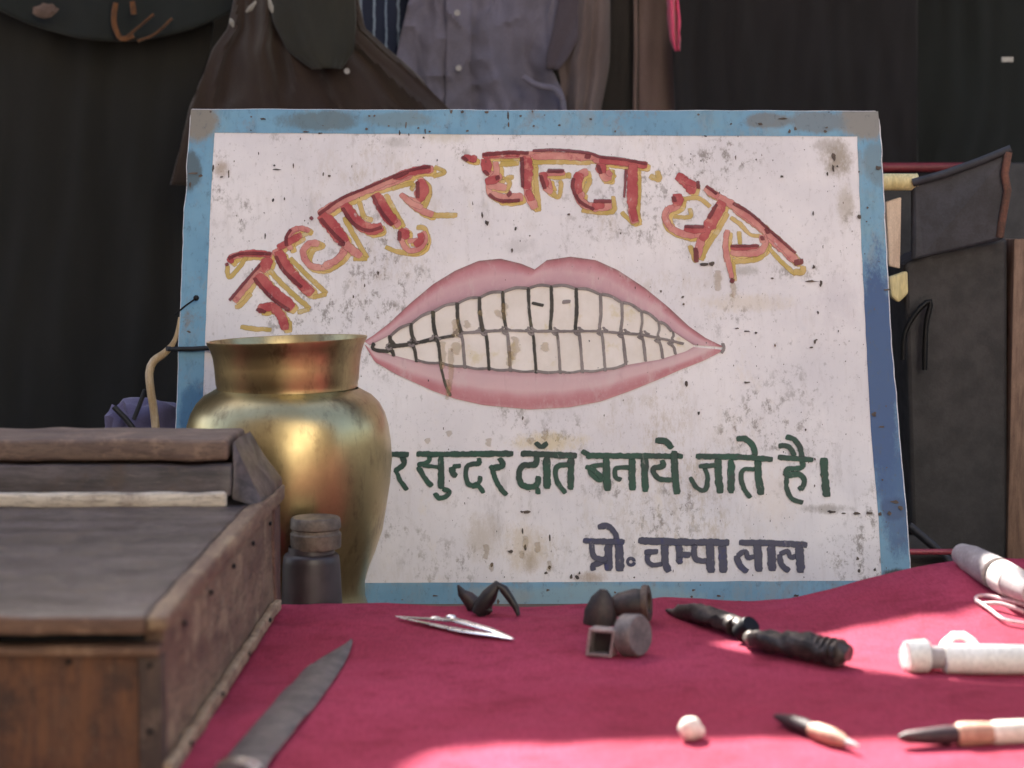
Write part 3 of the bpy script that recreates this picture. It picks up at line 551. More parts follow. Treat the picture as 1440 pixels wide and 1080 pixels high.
# --- chips, scratches, rust specks
ch = MB()
def chip(px, py, rx, ry, off=L4):
    rx *= .72; ry *= .72
    n = 9; a0 = random.random() * 6; c = sp(px, py, off); ring = []
    for k in range(n):
        a = k * 2 * math.pi / n; q = 1 + random.uniform(-.4, .35); ring.append(sp(px + math.cos(a) * rx * q, py + math.sin(a) * ry * q, off))
    ch.add([c] + ring, [(0, 1 + k, 1 + (k + 1) % n) for k in range(n)][::1])
traced = [(1099, 249, 4, 3), (1172, 222, 5, 7), (1171, 238, 3, 8), (1163, 246, 2, 5), (1177, 235, 2, 2), (1143, 301, 2, 4), (1208, 306, 4, 4), (1234, 237, 6, 4), (685, 314, 5, 5), (678, 303, 2, 5), (725, 322, 3, 4), (720, 353, 2, 4), (745, 332, 2, 2),
    (800, 302, 3, 3), (1063, 225, 2, 2), (1034, 222, 1.5, 4), (390, 239, 8, 1.6), (386, 233, 2, 2), (413, 234, 1.5, 4), (455, 246, 1.5, 4), (463, 248, 3, 2), (384, 282, 3, 3), (400, 280, 1.5, 3), (373, 332, 1.6, 6), (532, 385, 2.5, 4), (497, 418, 2, 4), (513, 402, 1.6, 4),
    (990, 372, 9, 3), (1001, 371, 5, 4), (1030, 395, 4, 3), (1144, 376, 2.5, 4), (1140, 396, 14, 2), (1154, 400, 3, 6), (1086, 392, 4, 1.5), (929, 410, 2, 3), (960, 418, 2.5, 2.5), (961, 428, 3, 3), (1036, 462, 5, 1.5), (1050, 466, 6, 1.5), (1063, 468, 2.5, 2.5), (1090, 486, 1.5, 4), (1146, 481, 2, 5), (1148, 478, 3, 2), (1141, 489, 4, 2),
    (1050, 538, 6, 2), (965, 540, 3, 5), (982, 581, 2.5, 4), (1150, 440, 2, 3), (1229, 583, 5, 5), (1133, 604, 1.8, 3), (1146, 646, 2, 3), (1170, 720, 8, 3), (1186, 722, 4, 2), (1205, 722, 8, 2.5), (1222, 722, 7, 3), (1237, 723, 4, 3), (1206, 786, 3, 4), (1208, 803, 3, 3), (1230, 801, 3, 3),
    (741, 720, 9, 3), (734, 720, 3, 2), (735, 748, 2, 6), (718, 776, 5, 4), (739, 771, 3, 6), (773, 757, 1.6, 6), (692, 795, 3, 5), (773, 798, 3, 5), (768, 806, 4, 3), (803, 811, 3, 4), (812, 812, 5, 4), (815, 806, 2, 3), (892, 812, 2, 2), (735, 588, 1.6, 6),
    (562, 187, 2, 4), (575, 190, 1.5, 3), (571, 176, 1.6, 6), (596, 194, 2, 3), (598, 185, 1.5, 5), (635, 157, 3, 4), (650, 158, 3, 3), (684, 158, 4, 3), (715, 163, 2, 9), (715, 176, 1.8, 5), (1069, 175, 5, 3), (1100, 168, 8, 2), (1110, 185, 3, 4), (1118, 182, 3, 3), (1160, 186, 4, 3), (992, 192, 3, 2),
    (272, 245, 9, 2.5), (283, 248, 4, 3), (268, 260, 2, 6), (300, 238, 2, 8), (266, 467, 4, 2), (322, 245, 1.5, 8), (312, 250, 4, 1.6), (370, 168, 6, 2), (430, 186, 8, 1.5), (450, 188, 5, 2), (1248, 408, 8, 2), (1240, 600, 6, 1.5), (1258, 706, 9, 3), (1266, 714, 6, 5), (1250, 722, 4, 4), (1253, 815, 6, 5), (1268, 810, 8, 4), (700, 846, 3, 5), (770, 830, 4, 3), (612, 838, 6, 1.6), (1010, 838, 5, 2), (1040, 846, 7, 2), (975, 830, 4, 2), (1120, 838, 5, 3)]
for (x, y, a, b) in traced: chip(x, y, a, b)
for k in range(620):
    px = random.uniform(300, 1230); py = random.uniform(190, 818); s = random.choice((.6, .7, .8, 1.0, 1.3)); d = fn(px * .006, py * .008, 4)
    if d < random.uniform(-.35, .25): continue
    chip(px, py, s * random.uniform(.6, 1.1), s * random.uniform(.8, 2.4), L5)
for k in range(40):
    side = random.random(); s = random.uniform(.8, 2.4)
    if side < .45: chip(random.uniform(280, 1230), random.uniform(157, 188), s * 1.3, s, L5)
    elif side < .7: py = random.uniform(170, 830); chip(random.uniform(interp(RI, py), interp(RE, py) - 5), py, s, s, L5)
    else: chip(random.uniform(560, 1230), random.uniform(822, 850), s * 1.3, s, L5)
o = obj('paint_chip', ch, m_chip, sign, recalc=False); o['kind'] = 'stuff'
nm = MB(); nm.tube([sp(247, 444, .004), sp(262, 433, .007), sp(277, 423, .008)], [.0009, .0009, .0008], 8); nm.blob(sp(278, 422, .008), .0028, .1)
m_blackiron = simple('black_iron', (22, 24, 28), (34, 34, 36), 60, .45, .7)
obj('nail', nm, m_blackiron, sign)
m_cord = simple('black_rubber_cord', (20, 24, 32), (30, 32, 40), 60, .6)
cp = [(238, 494, .012), (252, 492, .004), (272, 492, .004), (290, 491, .005), (312, 491, .006), (350, 490, .006)]
tag(obj('cord', MB().tube([sp(*q) for q in cp], .0024, 10), m_cord), 'black cord stretched across the sign\'s blue left border to the brass pot', 'cord')

# ------------------------------------------------------------------ brass pot
t = NT('worn_brass'); f = t.noise(18, 6, .65); g = t.noise(220, 4, .7, (1, 1, .15)); h = t.noise(50, 5, .7, (1, 1, .5))
c = t.mix(t.ramp(f, .35, .65), (.56, .45, .24), (.44, .345, .18)); c = t.mix(t.ramp(h, .52, .72, 0, .7), c, (.20, .13, .07)); c = t.mix(t.ramp(g, .55, .75, 0, .4), c, (.24, .17, .09))
t.set(base=c, rough=t.math('ADD', t.ramp(f, .3, .7, .29, .37), t.ramp(g, .5, .8, 0, .1)), metal=1.0); t.bump(t.math('ADD', f, t.math('MULTIPLY', g, .35)), .25, .0006); m_brass = t.m
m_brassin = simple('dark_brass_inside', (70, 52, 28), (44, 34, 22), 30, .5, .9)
PY = 1.565; pc = at(405, 600, PY); pot = thing('brass_pot', 'round bellied brass water pot with wide neck standing before the sign', 'pot', (pc.x, PY, GZ))
mpp = PY / F_PX
def zz_(py): return at(405, py, PY).z
prof_px = [(0, 905), (100, 905), (116, 900), (117, 880), (113, 858), (107, 838), (107, 818), (112, 800), (121, 776), (132, 746), (139, 714), (143, 680), (144.5, 645), (144, 618), (142, 598), (137, 581), (129, 567), (118, 556), (106, 549.5), (100, 546)]
prof = [(r * mpp, max(zz_(y), GZ + .001) if r else GZ + .001) for r, y in prof_px]
z0 = GZ + .001; prof[0] = (.001, z0 + .004); prof[1] = (98 * mpp, z0); prof[2] = (112 * mpp, z0); prof[3] = (116 * mpp, z0 + .006)
body = MB().lathe(prof, (pc.x, PY, 0), 128, .02, cap=False)
obj('body', body, m_brass, pot)
nk = [(99, 547), (99, 541), (100.5, 536), (102, 515), (104, 500), (107.5, 488), (112, 479.5), (112.5, 476.5), (109.5, 477), (104.5, 488), (101, 500), (97, 536), (96, 552)]
nkm = MB().lathe([(r * mpp, zz_(y) - 0) for r, y in nk], (0, 0, 0), 96, .008, cap=False)
nkm.v = [Vector((v.x + pc.x, v.y + PY, v.z)) for v in nkm.v]
TL = .035                                                        # the neck sits very slightly askew
nkm.v = [Vector((v.x, v.y, v.z + (v.x - pc.x) * TL)) for v in nkm.v]
obj('neck', nkm, m_brass, pot)
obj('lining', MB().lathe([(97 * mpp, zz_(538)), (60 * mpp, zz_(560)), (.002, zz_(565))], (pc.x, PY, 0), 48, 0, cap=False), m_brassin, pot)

# bottle --------------------------------------------------------------------
BY = 1.452; bc = at(438, 800, BY); bt = thing('bottle', 'small dark bottle with grey metal cap between wooden box and brass pot', 'bottle', (bc.x, BY, GZ)); k = BY / F_PX
bz = lambda py: at(438, py, BY).z
t = NT('dark_plum_glass'); f = t.noise(40, 5, .6); t.set(base=t.mix(t.ramp(f, .35, .65), lin((48, 40, 42)), lin((64, 54, 56))), rough=t.ramp(f, .3, .7, .35, .6)); t.bump(f, .15, .0005); m_bottle = t.m
obj('body', MB().lathe([(.5 * k, GZ + .002), (40 * k, GZ), (44 * k, GZ + .004), (43.5 * k, bz(850)), (40.5 * k, bz(790)), (39.5 * k, bz(782)), (37.5 * k, bz(779)), (33 * k, bz(777)), (32 * k, bz(768))], (bc.x, BY, 0), 40, 0, cap=False), m_bottle, bt)
m_cap = simple('dull_grey_cap_metal', (128, 116, 106), (96, 84, 76), 60, .5, .45)
cx_ = at(444, 750, BY).x
obj('cap', MB().lathe([(30 * k, bz(772)), (35 * k, bz(770)), (36 * k, bz(766)), (36.5 * k, bz(750)), (34 * k, bz(748)), (33.5 * k, bz(744)), (36 * k, bz(742)), (35.5 * k, bz(730)), (33 * k, bz(727)), (1 * k, bz(727))], (cx_, BY, 0), 40, .01), m_cap, bt)

# ------------------------------------------------------------------ wooden box
def woodmat(name, c1, c2, c3, st=(.5, 10, 10), sc=9, rough=.6):
    t = NT(name); f = t.noise(sc, 7, .65, st, .6); g = t.noise(sc * 2.2, 6, .75, (1, 1, 1)); h = t.noise(sc * 9, 7, .8, st)
    c = t.mix(t.ramp(f, .35, .65), lin(c1), lin(c2)); c = t.mix(t.ramp(g, .5, .68, 0, .85), c, lin(c3)); c = t.mix(t.ramp(h, .5, .62, 0, .6), c, lin((40, 30, 27)))
    c = t.mix(t.ramp(t.noise(sc * 14, 6, .8, st), .58, .68, 0, .45), c, lin((168, 150, 132)))
    t.set(base=c, rough=t.ramp(g, .3, .7, rough, rough + .25)); t.bump(t.math('ADD', f, t.math('MULTIPLY', h, .7)), .5, .001); return t.m
m_lid = woodmat('grimy_grey_lid_wood', (90, 80, 82), (42, 36, 38), (74, 58, 50), (.6, 6, 6), 16, .28)
m_front = woodmat('orange_brown_wood', (104, 66, 42), (78, 50, 38), (58, 42, 38), (8, 6, .8), 12)
m_side = woodmat('worn_red_brown_wood', (128, 106, 86), (94, 68, 56), (160, 140, 114), (6, .6, 3), 12, .6)
m_trim = woodmat('pale_worn_trim_wood', (176, 154, 128), (140, 114, 92), (110, 84, 68), (1, 1, 1), 25)
m_rim = woodmat('brown_rim_wood', (112, 84, 66), (88, 64, 54), (140, 114, 96), (.8, 8, 8), 16)
XR, Y0, Y1 = -.186, .935, 1.412; XL = -.46; HT = .0945
bx = thing('wooden_box', 'worn wooden box with grimy grey lid at the left of the pink cloth', 'box', ((XL + XR) / 2, (Y0 + Y1) / 2, 0))
zb = .0035
obj('front_panel', MB().box((XL, Y0 + .004, zb), (XR - .0135, Y0 + .012, HT - .0232), bev=.0008), m_front, bx)
obj('corner_post', MB().box((XR - .0135, Y0 + .0015, zb), (XR - .0005, Y0 + .013, HT - .0232), bev=.0012), woodmat('dark_corner_wood', (74, 56, 50), (54, 42, 40), (110, 92, 84), (8, 8, 1), 12), bx)
obj('side_panel', MB().box((XR - .012, Y0 + .0135, zb), (XR - .0015, Y1 - .03, HT - .0115), bev=.0008), m_side, bx)
obj('side_panel', MB().box((XR - .012, Y1 - .0295, zb), (XR + .001, Y1, HT - .0115), bev=.0012), woodmat('dark_red_brown_wood', (96, 66, 58), (72, 48, 46), (120, 92, 78), (6, 6, 1), 14), bx)
obj('back_panel', MB().box((XL, Y1 - .01, zb), (XR - .0125, Y1 - .001, HT - .0115)), m_rim, bx)
obj('side_panel', MB().box((XL - .002, Y0 + .013, zb), (XL + .008, Y1 - .011, HT - .0115)), m_side, bx)
obj('plinth_strip', MB().box((XR - .001, Y0 + .002, zb), (XR + .0045, Y1 - .03, zb + .009), bev=.0012), m_trim, bx)
obj('front_rim', MB().box((XL, Y0 - .003, HT - .0228), (XR - .001, Y0 + .013, HT - .0176), bev=.0014), m_rim, bx)
obj('inner_board', MB().box((XL + .01, Y0 + .016, zb), (XR - .0128, Y0 + .022, HT - .0105)), m_blackiron, bx)
# lid: near part nearly flat, rising ledge at the back
LT = .0100
lidp = [(Y0 - .006, HT - .0005), (Y0 - .006, HT - .008), (Y1 + .002, HT - .008), (Y1 + .002, HT + .004), (1.279, at(320, 713, 1.279).z), (Y0 + .02, HT + .001)]
lid = obj('lid', MB().prism([Vector((XL - .005, y, z)) for y, z in lidp], (XR - XL + .0075 - .010, 0, 0)), m_lid, bx, smooth=False, bevel=.0015)
obj('lid_edge', MB().prism([Vector((XR - .0072, y, z - .0003)) for y, z in lidp], (.0115, 0, 0)), m_side, bx, smooth=False, bevel=.002)
obj('lid_front_edge', MB().box((XL - .005, Y0 - .009, HT - .0095), (XR - .0075, Y0 - .0062, HT - .0005), bev=.001), m_rim, bx)
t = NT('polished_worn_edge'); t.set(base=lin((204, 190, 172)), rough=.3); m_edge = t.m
m_edge = woodmat('polished_worn_edge', (214, 202, 188), (190, 176, 160), (150, 134, 122), (.6, 6, 6), 12, .22)  # pale wood colour stands in for the highlight along the ledge step
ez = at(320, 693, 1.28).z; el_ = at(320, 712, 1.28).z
obj('edge_highlight', MB().box((XL, 1.2795, el_ - .002), (at(318, 700, 1.28).x, 1.287, ez), bev=.0025), m_edge, bx)
xa = at(325, 612, 1.31).x; za = at(325, 614, 1.31).z; zl = at(325, 652, 1.29).z
rp = [(1.2875, ez - .004), (1.292, zl - .001), (1.302, zl - .001), (1.302, ez - .004)]
obj('ledge_riser', MB().prism([Vector((XL, y, z)) for y, z in rp], (xa + .003 - XL, 0, 0)), m_lid, bx, smooth=False, bevel=.0008)
obj('ledge_top', MB().box((XL, 1.292, zl + .0015), (xa, 1.375, za), bev=.003), woodmat('pale_brown_ledge_wood', (116, 96, 84), (88, 70, 64), (144, 120, 104), (.7, 6, 6), 16), bx)
ra = [Vector((xa + .0035, 1.288, ez - .006)), Vector((xa + .0035, 1.296, za - .002)), Vector((xa + .0035, 1.375, za - .002)), Vector((xa + .0035, 1.395, HT))]
rb = [Vector((XR + .001, 1.300, HT + .002)), Vector((XR + .001, 1.308, HT + .007)), Vector((XR + .003, Y1 - .004, HT + .010)), Vector((XR + .003, Y1 - .002, HT + .003))]
obj('ledge_end', MB().add(ra + rb, [(0, 1, 2, 3), (7, 6, 5, 4), (0, 4, 5, 1), (1, 5, 6, 2), (2, 6, 7, 3), (3, 7, 4, 0)]), m_lid, bx, smooth=False, bevel=.0015)
obj('ledge_back', MB().box((XL, 1.376, HT), (xa + .002, 1.392, za - .006)), m_rim, bx)

def batter(o, amp=.0012, size=.012, fr=45):
    if o.modifiers: o.modifiers.clear()
    me = o.data; bm = bmesh.new(); bm.from_mesh(me)
    if len(bm.verts) < 24: bmesh.ops.bevel(bm, geom=list(bm.edges), offset=.0016, segments=2, affect='EDGES', profile=.5)
    for _ in range(7):
        es = [e for e in bm.edges if e.calc_length() > size]
        if not es: break
        bmesh.ops.subdivide_edges(bm, edges=es, cuts=1, use_grid_fill=True)
    b0 = WORLD[o.name]
    for v in bm.verts:
        p = v.co + b0; k = amp * (.35 + .65 * max(0, fn(p.x * 9, p.y * 9, p.z * 9 + 4) + .5))
        v.co += Vector((fn(p.x * fr, p.y * fr, p.z * fr), fn(p.x * fr + 9, p.y * fr, p.z * fr), fn(p.x * fr, p.y * fr + 9, p.z * fr))) * k
    bm.to_mesh(me); bm.free(); me.polygons.foreach_set('use_smooth', [True] * len(me.polygons)); me.set_sharp_from_angle(angle=R(50))
for (x, y, z) in [(XR + .0002, 1.0 + .09 * i_, HT - .0195) for i_ in range(5)] + [(XR + .0048, .99 + .11 * i_, .0085) for i_ in range(4)]:
    obj('nail_head', MB().blob((x, y, z), (.0012, .0019, .0019), .2, 2, 2, 3), m_blackiron, bx)
for (x, z) in [(XR - .007, .066), (XR - .0075, .030), (XR - .05, .068), (XR - .11, .0675), (XR - .17, .068)]:
    obj('nail_head', MB().blob((x, Y0 + .0015, z), (.0018, .0012, .0018), .2, 2, 2), m_blackiron, bx)
for ch_ in [c_ for c_ in bpy.data.objects if c_.parent == bx and not c_.name.startswith('nail')]: batter(ch_, .0016 if ch_.name.startswith(('lid', 'ledge', 'edge')) else .0014)

# ------------------------------------------------------------------ things on the cloth
def on(px, py, lift=0):                       # point where the sight line meets the cloth
    z = .002
    for _ in range(12): P = onz(px, py, z); z = cz(P.x, P.y)
    return Vector((P.x, P.y, z + lift))
m_steel = NT('polished_steel'); f = m_steel.noise(60, 4, .6); m_steel.set(base=(.8, .8, .82), rough=m_steel.ramp(f, .3, .7, .16, .34), metal=1.0); m_steel = m_steel.m
m_darkmetal = simple('dark_tarnished_metal', (84, 74, 70), (48, 44, 44), 120, .42, .5, bump=.6, bd=.001)
m_darkwax = simple('dark_brown_dental_wax', (62, 46, 44), (38, 32, 32), 90, .5, bump=.6, bd=.001)
m_black = simple('black_vulcanite', (26, 24, 26), (44, 36, 36), 90, .4, bump=.5)
m_greymetal = simple('dull_grey_metal', (128, 118, 116), (104, 96, 96), 80, .5, .35, bump=.3)
m_plaster = simple('white_plaster', (232, 226, 214), (214, 206, 192), 60, .8, bump=.5)
m_plastic = simple('chalky_white_plastic', (246, 244, 238), (232, 228, 220), 40, .45, bump=.2)
m_gwhite = simple('greyish_white_plastic', (150, 140, 142), (176, 166, 166), 30, .55, bump=.3)
m_tan = simple('pale_tan_handle_wood', (206, 164, 140), (170, 124, 104), 60, .55, bump=.3)
m_grip = simple('dark_red_brown_grip', (66, 32, 38), (44, 26, 32), 60, .5, bump=.3)

# knife in the foreground
kp = [(300, 1092), (345, 1038), (392, 985), (438, 940), (470, 918), (493, 905)]; kq = [(372, 1092), (392, 1062), (432, 1012), (468, 962), (488, 930), (496, 907)]
A = catmull(kp, 12); B = catmull(kq, 12); n = min(len(A), len(B)); A = [A[int(i * (len(A) - 1) / 29)] for i in range(30)]; B = [B[int(i * (len(B) - 1) / 29)] for i in range(30)]
rows = []
for a, b in zip(A, B):
    P = on(*a, .002); Q = on(*b, .002); zt = max(P.z, Q.z); P.z = Q.z = zt; M = (P + Q) / 2 + Vector((0, 0, .0022)); rows.append([P, (P * 2 + M) / 3 + Vector((0, 0, .0004)), M, (Q * 2 + M) / 3 + Vector((0, 0, .0004)), Q, (P + Q) / 2 - Vector((0, 0, .0008)), P + Vector((0, 0, -.0001))])
kn = thing('knife', 'grey leaf-shaped blade lying on the cloth in the foreground', 'knife', on(390, 1000))
obj('blade', MB().grid(rows), simple('dull_grey_blade_steel', (112, 104, 106), (88, 84, 86), 50, .48, .35, bump=.4, bd=.0005), kn)
P0, P1 = on(336, 1090, .004), on(250, 1200, .006)
obj('ferrule', MB().tube([P0, lerp(P0, P1, .12)], [.013, .012], 16, .5), m_steel, kn)
obj('handle', MB().tube([lerp(P0, P1, s) for s in (.12, .3, .6, .9, 1)], [.012, .014, .015, .012, .006], 16, .6), m_grip, kn)

# shiny spatula / tweezers
tw = thing('tweezers', 'shiny steel tweezers lying left of centre on the pink cloth', 'tweezers', on(640, 885))
a = [on(556, 872, .003), on(590, 877, .004), on(640, 886, .0075), on(690, 896, .0055), on(722, 904, .003)]
b = [on(562, 874, .003), on(600, 882, .003), on(650, 893, .003), on(695, 899, .003), on(722, 904, .0028)]
obj('arm', MB().tube(a, [.001, .0024, .0042, .0036, .0014], 12, .4), m_steel, tw)
obj('arm', MB().tube(b, [.001, .0024, .0040, .0036, .0014], 12, .4), m_steel, tw)
obj('knob', MB().blob(on(612, 880, .006), (.0046, .003, .0014), .1), m_steel, tw)
obj('rivet', MB().blob(on(634, 884, .009), (.0042, .003, .0018), .05), m_steel, tw)

# dark arch and pointed piece
q = on(651, 858); wpx = q.y / F_PX
tag(obj('denture_piece', MB().tube([q + Vector((.009, 0, .004)), q + Vector((.004, 0, .010)), q + Vector((-.001, 0, .014)), q + Vector((-.004, .001, .020))], [.0070, .0056, .0036, .0008], 10).tube([q + Vector((.004, 0, .003)), q + Vector((.014, -.002, .005)), q + Vector((.019, -.002, .003))], [.004, .003, .002], 8), m_darkwax),
    'small dark pointed piece standing against the sign\'s lower edge', 'denture piece')
q = on(703, 866); pts = []
hz = (866 - 822) * wpx
arch = MB(); arch.tube([q + Vector((-.018, .003, .001)), q + Vector((-.014, .003, .007)), q + Vector((-.008, .002, .016)), q + Vector((-.002, .001, .0245)), q + Vector((.003, 0, .021)), q + Vector((.008, -.001, .014)), q + Vector((.0125, -.002, .007)), q + Vector((.0145, -.003, .001))], [.0048, .0066, .0062, .0034, .0036, .0032, .0026, .0016], 12)
arch.blob(q + Vector((-.0135, .003, .0055)), (.0075, .006, .006), .35, 3, seed=3)
tag(obj('denture_arch', arch, m_black), 'black arched denture piece standing near the sign\'s lower border', 'denture')

# brown pair of impression casts + grey lid box
q = on(845, 878)
c1 = MB(); c1.tube([q + Vector((-.001, 0, .000)), q + Vector((0, 0, .010)), q + Vector((.001, 0, .020)), q + Vector((.002, 0, .0265))], [.0125, .0125, .0085, .003], 14, .7)
tag(obj('dental_cast', c1, m_darkwax), 'dark brown pointed cast standing left of its rounded neighbour', 'dental cast')
q = on(886, 876); c2 = MB(); c2.tube([q + Vector((-.016, 0, .012)), q + Vector((-.008, 0, .0135)), q + Vector((.004, 0, .015)), q + Vector((.009, 0, .015))], [.006, .0105, .0125, .012], 16, .9)
ct = thing('dental_cast', 'dark brown rounded cast with a ring end, resting behind the grey disc', 'dental cast', q)
obj('body', c2, m_darkwax, ct)
obj('ring', MB().lathe([(.008, 0), (.0135, 0), (.014, .002), (.0135, .0045), (.008, .0045), (.008, 0)], q + Vector((.010, 0, .015)), 24, .03, axis=(1, -.25, .1), cap=False), simple('brown_grey_metal', (104, 88, 78), (78, 66, 62), 80, .5, .4), ct)
q = on(892, 922); ct = thing('metal_cup', 'small grey metal cup lying open side left in front of the brown casts', 'cup', q)
axis = Vector((.75, -.62, .12)).normalized(); c0 = q + Vector((-.001, 0, .0145))
obj('drum', MB().lathe([(.0002, .0065), (.0135, .0065), (.0148, .0045), (.0148, -.006), (.0135, -.0075), (.0002, -.0075)], c0, 32, .02, axis=tuple(axis), cap=False), m_greymetal, ct)
q2 = on(848, 922); s_ = .0085; fr = MB()
e1 = Vector((.80, -.30, .0)).normalized(); e2 = Vector((.12, 0, 1)).normalized(); e3 = e1.cross(e2)
cc = q2 + Vector((0, 0, .0100))
def obox(mb, c, a, b, d, ha, hb, hd):
    vs = [c + a * (i * ha) + b * (j * hb) + d * (k_ * hd) for i in (-1, 1) for j in (-1, 1) for k_ in (-1, 1)]
    mb.add(vs, [(0, 1, 3, 2), (4, 6, 7, 5), (0, 4, 5, 1), (2, 3, 7, 6), (0, 2, 6, 4), (1, 5, 7, 3)])
obox(fr, cc + e2 * .0085, e1, e2, e3, .0095, .0011, .007); obox(fr, cc - e2 * .0085, e1, e2, e3, .0095, .0011, .007)
obox(fr, cc - e1 * .0085, e1, e2, e3, .0011, .0074, .007); obox(fr, cc + e1 * .0085, e1, e2, e3, .0011, .0074, .007)
obj('mouth_frame', fr, simple('bright_worn_metal', (190, 176, 176), (150, 138, 138), 60, .35, .6), ct, smooth=False, bevel=.0004)
bk = MB(); obox(bk, cc + e3 * (.005 if e3.y > 0 else -.005), e1, e2, e3, .0074, .0074, .0008); obj('hollow', bk, m_black, ct, smooth=False)

# dark two-part forceps
def lump(mb, amp, fr):
    for v in mb.v: v += Vector((fn(v.x * fr, v.y * fr, v.z * fr), fn(v.x * fr + 7, v.y * fr, v.z * fr), fn(v.x * fr, v.y * fr + 7, v.z * fr))) * amp
    return mb
def dense(pts, rad, k=4):
    P = []; Rr = []
    for i in range(len(pts) - 1):
        for j in range(k): P.append(lerp(pts[i], pts[i + 1], j / k)); Rr.append(lerp(rad[i], rad[i + 1], j / k))
    return P + [pts[-1]], Rr + [rad[-1]]
fo = thing('forceps', 'long dark tarnished forceps lying right of the grey cup', 'forceps', on(1060, 905))
def path(pts, lift): return [on(x, y, l) for (x, y), l in zip(pts, lift)]
a_, b_ = dense(path([(936, 862), (955, 868), (975, 875), (1000, 884), (1030, 892), (1048, 898)], [.003, .005, .008, .008, .008, .007]), [.0025, .0042, .0078, .0082, .0078, .0062])
obj('jaw', lump(MB().tube(a_, b_, 18, .85), .0035, 120), m_darkmetal, fo)
obj('pivot', MB().lathe([(.0002, .008), (.007, .0078), (.0078, .006), (.0078, -.005), (.0002, -.005)], on(1048, 902, .008), 20, .05, axis=(.5, -.6, .7)), m_blackiron, fo)
obj('collar', MB().tube(path([(1028, 894), (1034, 896)], [.008, .008]), .0082, 14, .85), m_darkmetal, fo)
a_, b_ = dense(path([(1052, 908), (1066, 917), (1085, 922), (1110, 926), (1140, 932), (1165, 936), (1182, 939), (1192, 940)], [.006, .008, .0098, .0105, .0102, .0098, .0098, .009]), [.005, .0075, .0095, .0104, .0100, .0098, .0100, .0075]); h = lump(MB().tube(a_, b_, 20, .85), .0032, 110)
obj('handle', h, m_darkmetal, fo)
for x, y in ((1148, 933), (1158, 935), (1168, 937), (1178, 939)):
    obj('ridge', MB().tube([on(x, y, .0105), on(x + 4, y + .6, .0105)], .0106, 16, .87), m_darkmetal, fo)

# white plaster tool at right
ws = thing('syringe', 'chalky white syringe with round head at the cloth\'s right edge', 'syringe', on(1350, 946))
def seg(x0, x1, y, l): return [on(x0, y, l), on(x1, y, l)]
obj('head', MB().tube([on(1272, 944, .010), on(1274, 944, .010), on(1302, 944, .0105), on(1308, 944, .0105)], [.0085, .0105, .0112, .009], 20), m_plastic, ws)
obj('neck', MB().tube(seg(1306, 1330, 944, .0095), [.0075, .008], 16), m_gwhite, ws)
obj('barrel', MB().tube([on(1326, 945, .009), on(1330, 945, .009), on(1430, 946, .0088), on(1470, 946, .0086), on(1474, 946, .0086)], [.0085, .0100, .0100, .0096, .007], 20), m_plastic, ws)
lp = [on(1320, 946, .010) + Vector((0, 0, 0)), on(1328, 938, .016), on(1340, 934, .0195), on(1354, 934, .0195), on(1366, 937, .017), on(1376, 940, .012)]
obj('finger_loop', MB().tube([Vector(p) for p in lp], .0030, 10), m_plastic, ws)
obj('end_cap', MB().tube(seg(1282, 1300, 932, .0135), [.003, .0035], 10), m_black, ws)

tb = thing('tube', 'greyish white tube lying at the far right behind the cloth ridge', 'tube', on(1385, 842))
d0 = at(1352, 792, 1.40); d1 = at(1402, 822, 1.33); d1.z = max(d1.z, cz(d1.x, d1.y) + .012); d0.z = max(d0.z, cz(d0.x, d0.y) + .008); dd = d1 - d0
obj('barrel', MB().tube([d0 - dd * .04, d0, lerp(d0, d1, .3), lerp(d0, d1, .92), d1], [.004, .0085, .0112, .0125, .0125], 20), m_gwhite, tb)
obj('opening', MB().tube([d1 - dd * .01, d1 + dd * .12], [.0095, .0085], 16), m_black, tb)
obj('collar', MB().tube([d1 + dd * .12, d1 + dd * .42], [.0125, .012], 20), m_plastic, tb)
obj('cap', MB().tube([d1 + dd * .42, d1 + dd * .9], [.0115, .008], 20), m_gwhite, tb)

lp = catmull([(1440, 862), (1405, 856), (1380, 852), (1372, 842), (1382, 838), (1410, 846), (1450, 856)], 6)
lp2 = catmull([(1376, 850), (1392, 862), (1410, 876), (1440, 882)], 6)
m_wire = simple('pink_white_wire', (226, 196, 196), (206, 160, 166), 60, .4)
tag(obj('wire_loop', MB().tube([on(*p, .003 + .002 * math.sin(i * .4)) for i, p in enumerate(lp)], .0016, 8).tube([on(*p, .003) for p in lp2], .0013, 8), m_wire), 'pale pink wire loop on the sunlit cloth at the right edge', 'wire')

# near small things
q = on(971, 1040); tag(obj('false_tooth', MB().blob(q + Vector((0, 0, .0066)), (.0070, .0062, .0068), .1, 1.5, 4, 5).blob(q + Vector((.005, .001, .005)), (.0034, .004, .004), .25, 2, 3, 1), m_plaster), 'single rounded white false tooth alone on the foreground cloth', 'false tooth')
def probe(x0, y0, x1, y1, label, bend=0, lift=.005, g=1.0):
    o = thing('dental_tool', label, 'dental tool', on((x0 + x1) / 2, (y0 + y1) / 2))
    L = lambda s: on(lerp(x0, x1, s), lerp(y0, y1, s) + bend * math.sin(s * math.pi), lift)
    obj('grip', MB().tube([L(s) for s in (0, .08, .2, .35, .45)], [.0016 * g, .0035 * g, .0058 * g, .0062 * g, .005 * g], 14), m_grip, o)
    obj('handle', MB().tube([L(s) for s in (.44, .5, .65, .78, .85)], [.0052 * g, .0066 * g, .0068 * g, .0052 * g, .003 * g], 14), m_tan, o)
    obj('tip', MB().tube([L(s) for s in (.84, .93, 1)], [.0028 * g, .0022 * g, .0008 * g], 10), m_gwhite, o); return o
probe(1090, 1018, 1208, 1062, 'short tool with dark grip and pale tan middle, centre-right foreground', 0, .0048, .8)
o = thing('dental_tool', 'tool with dark grip and long tan handle at the lower right corner', 'dental tool', on(1350, 1046))
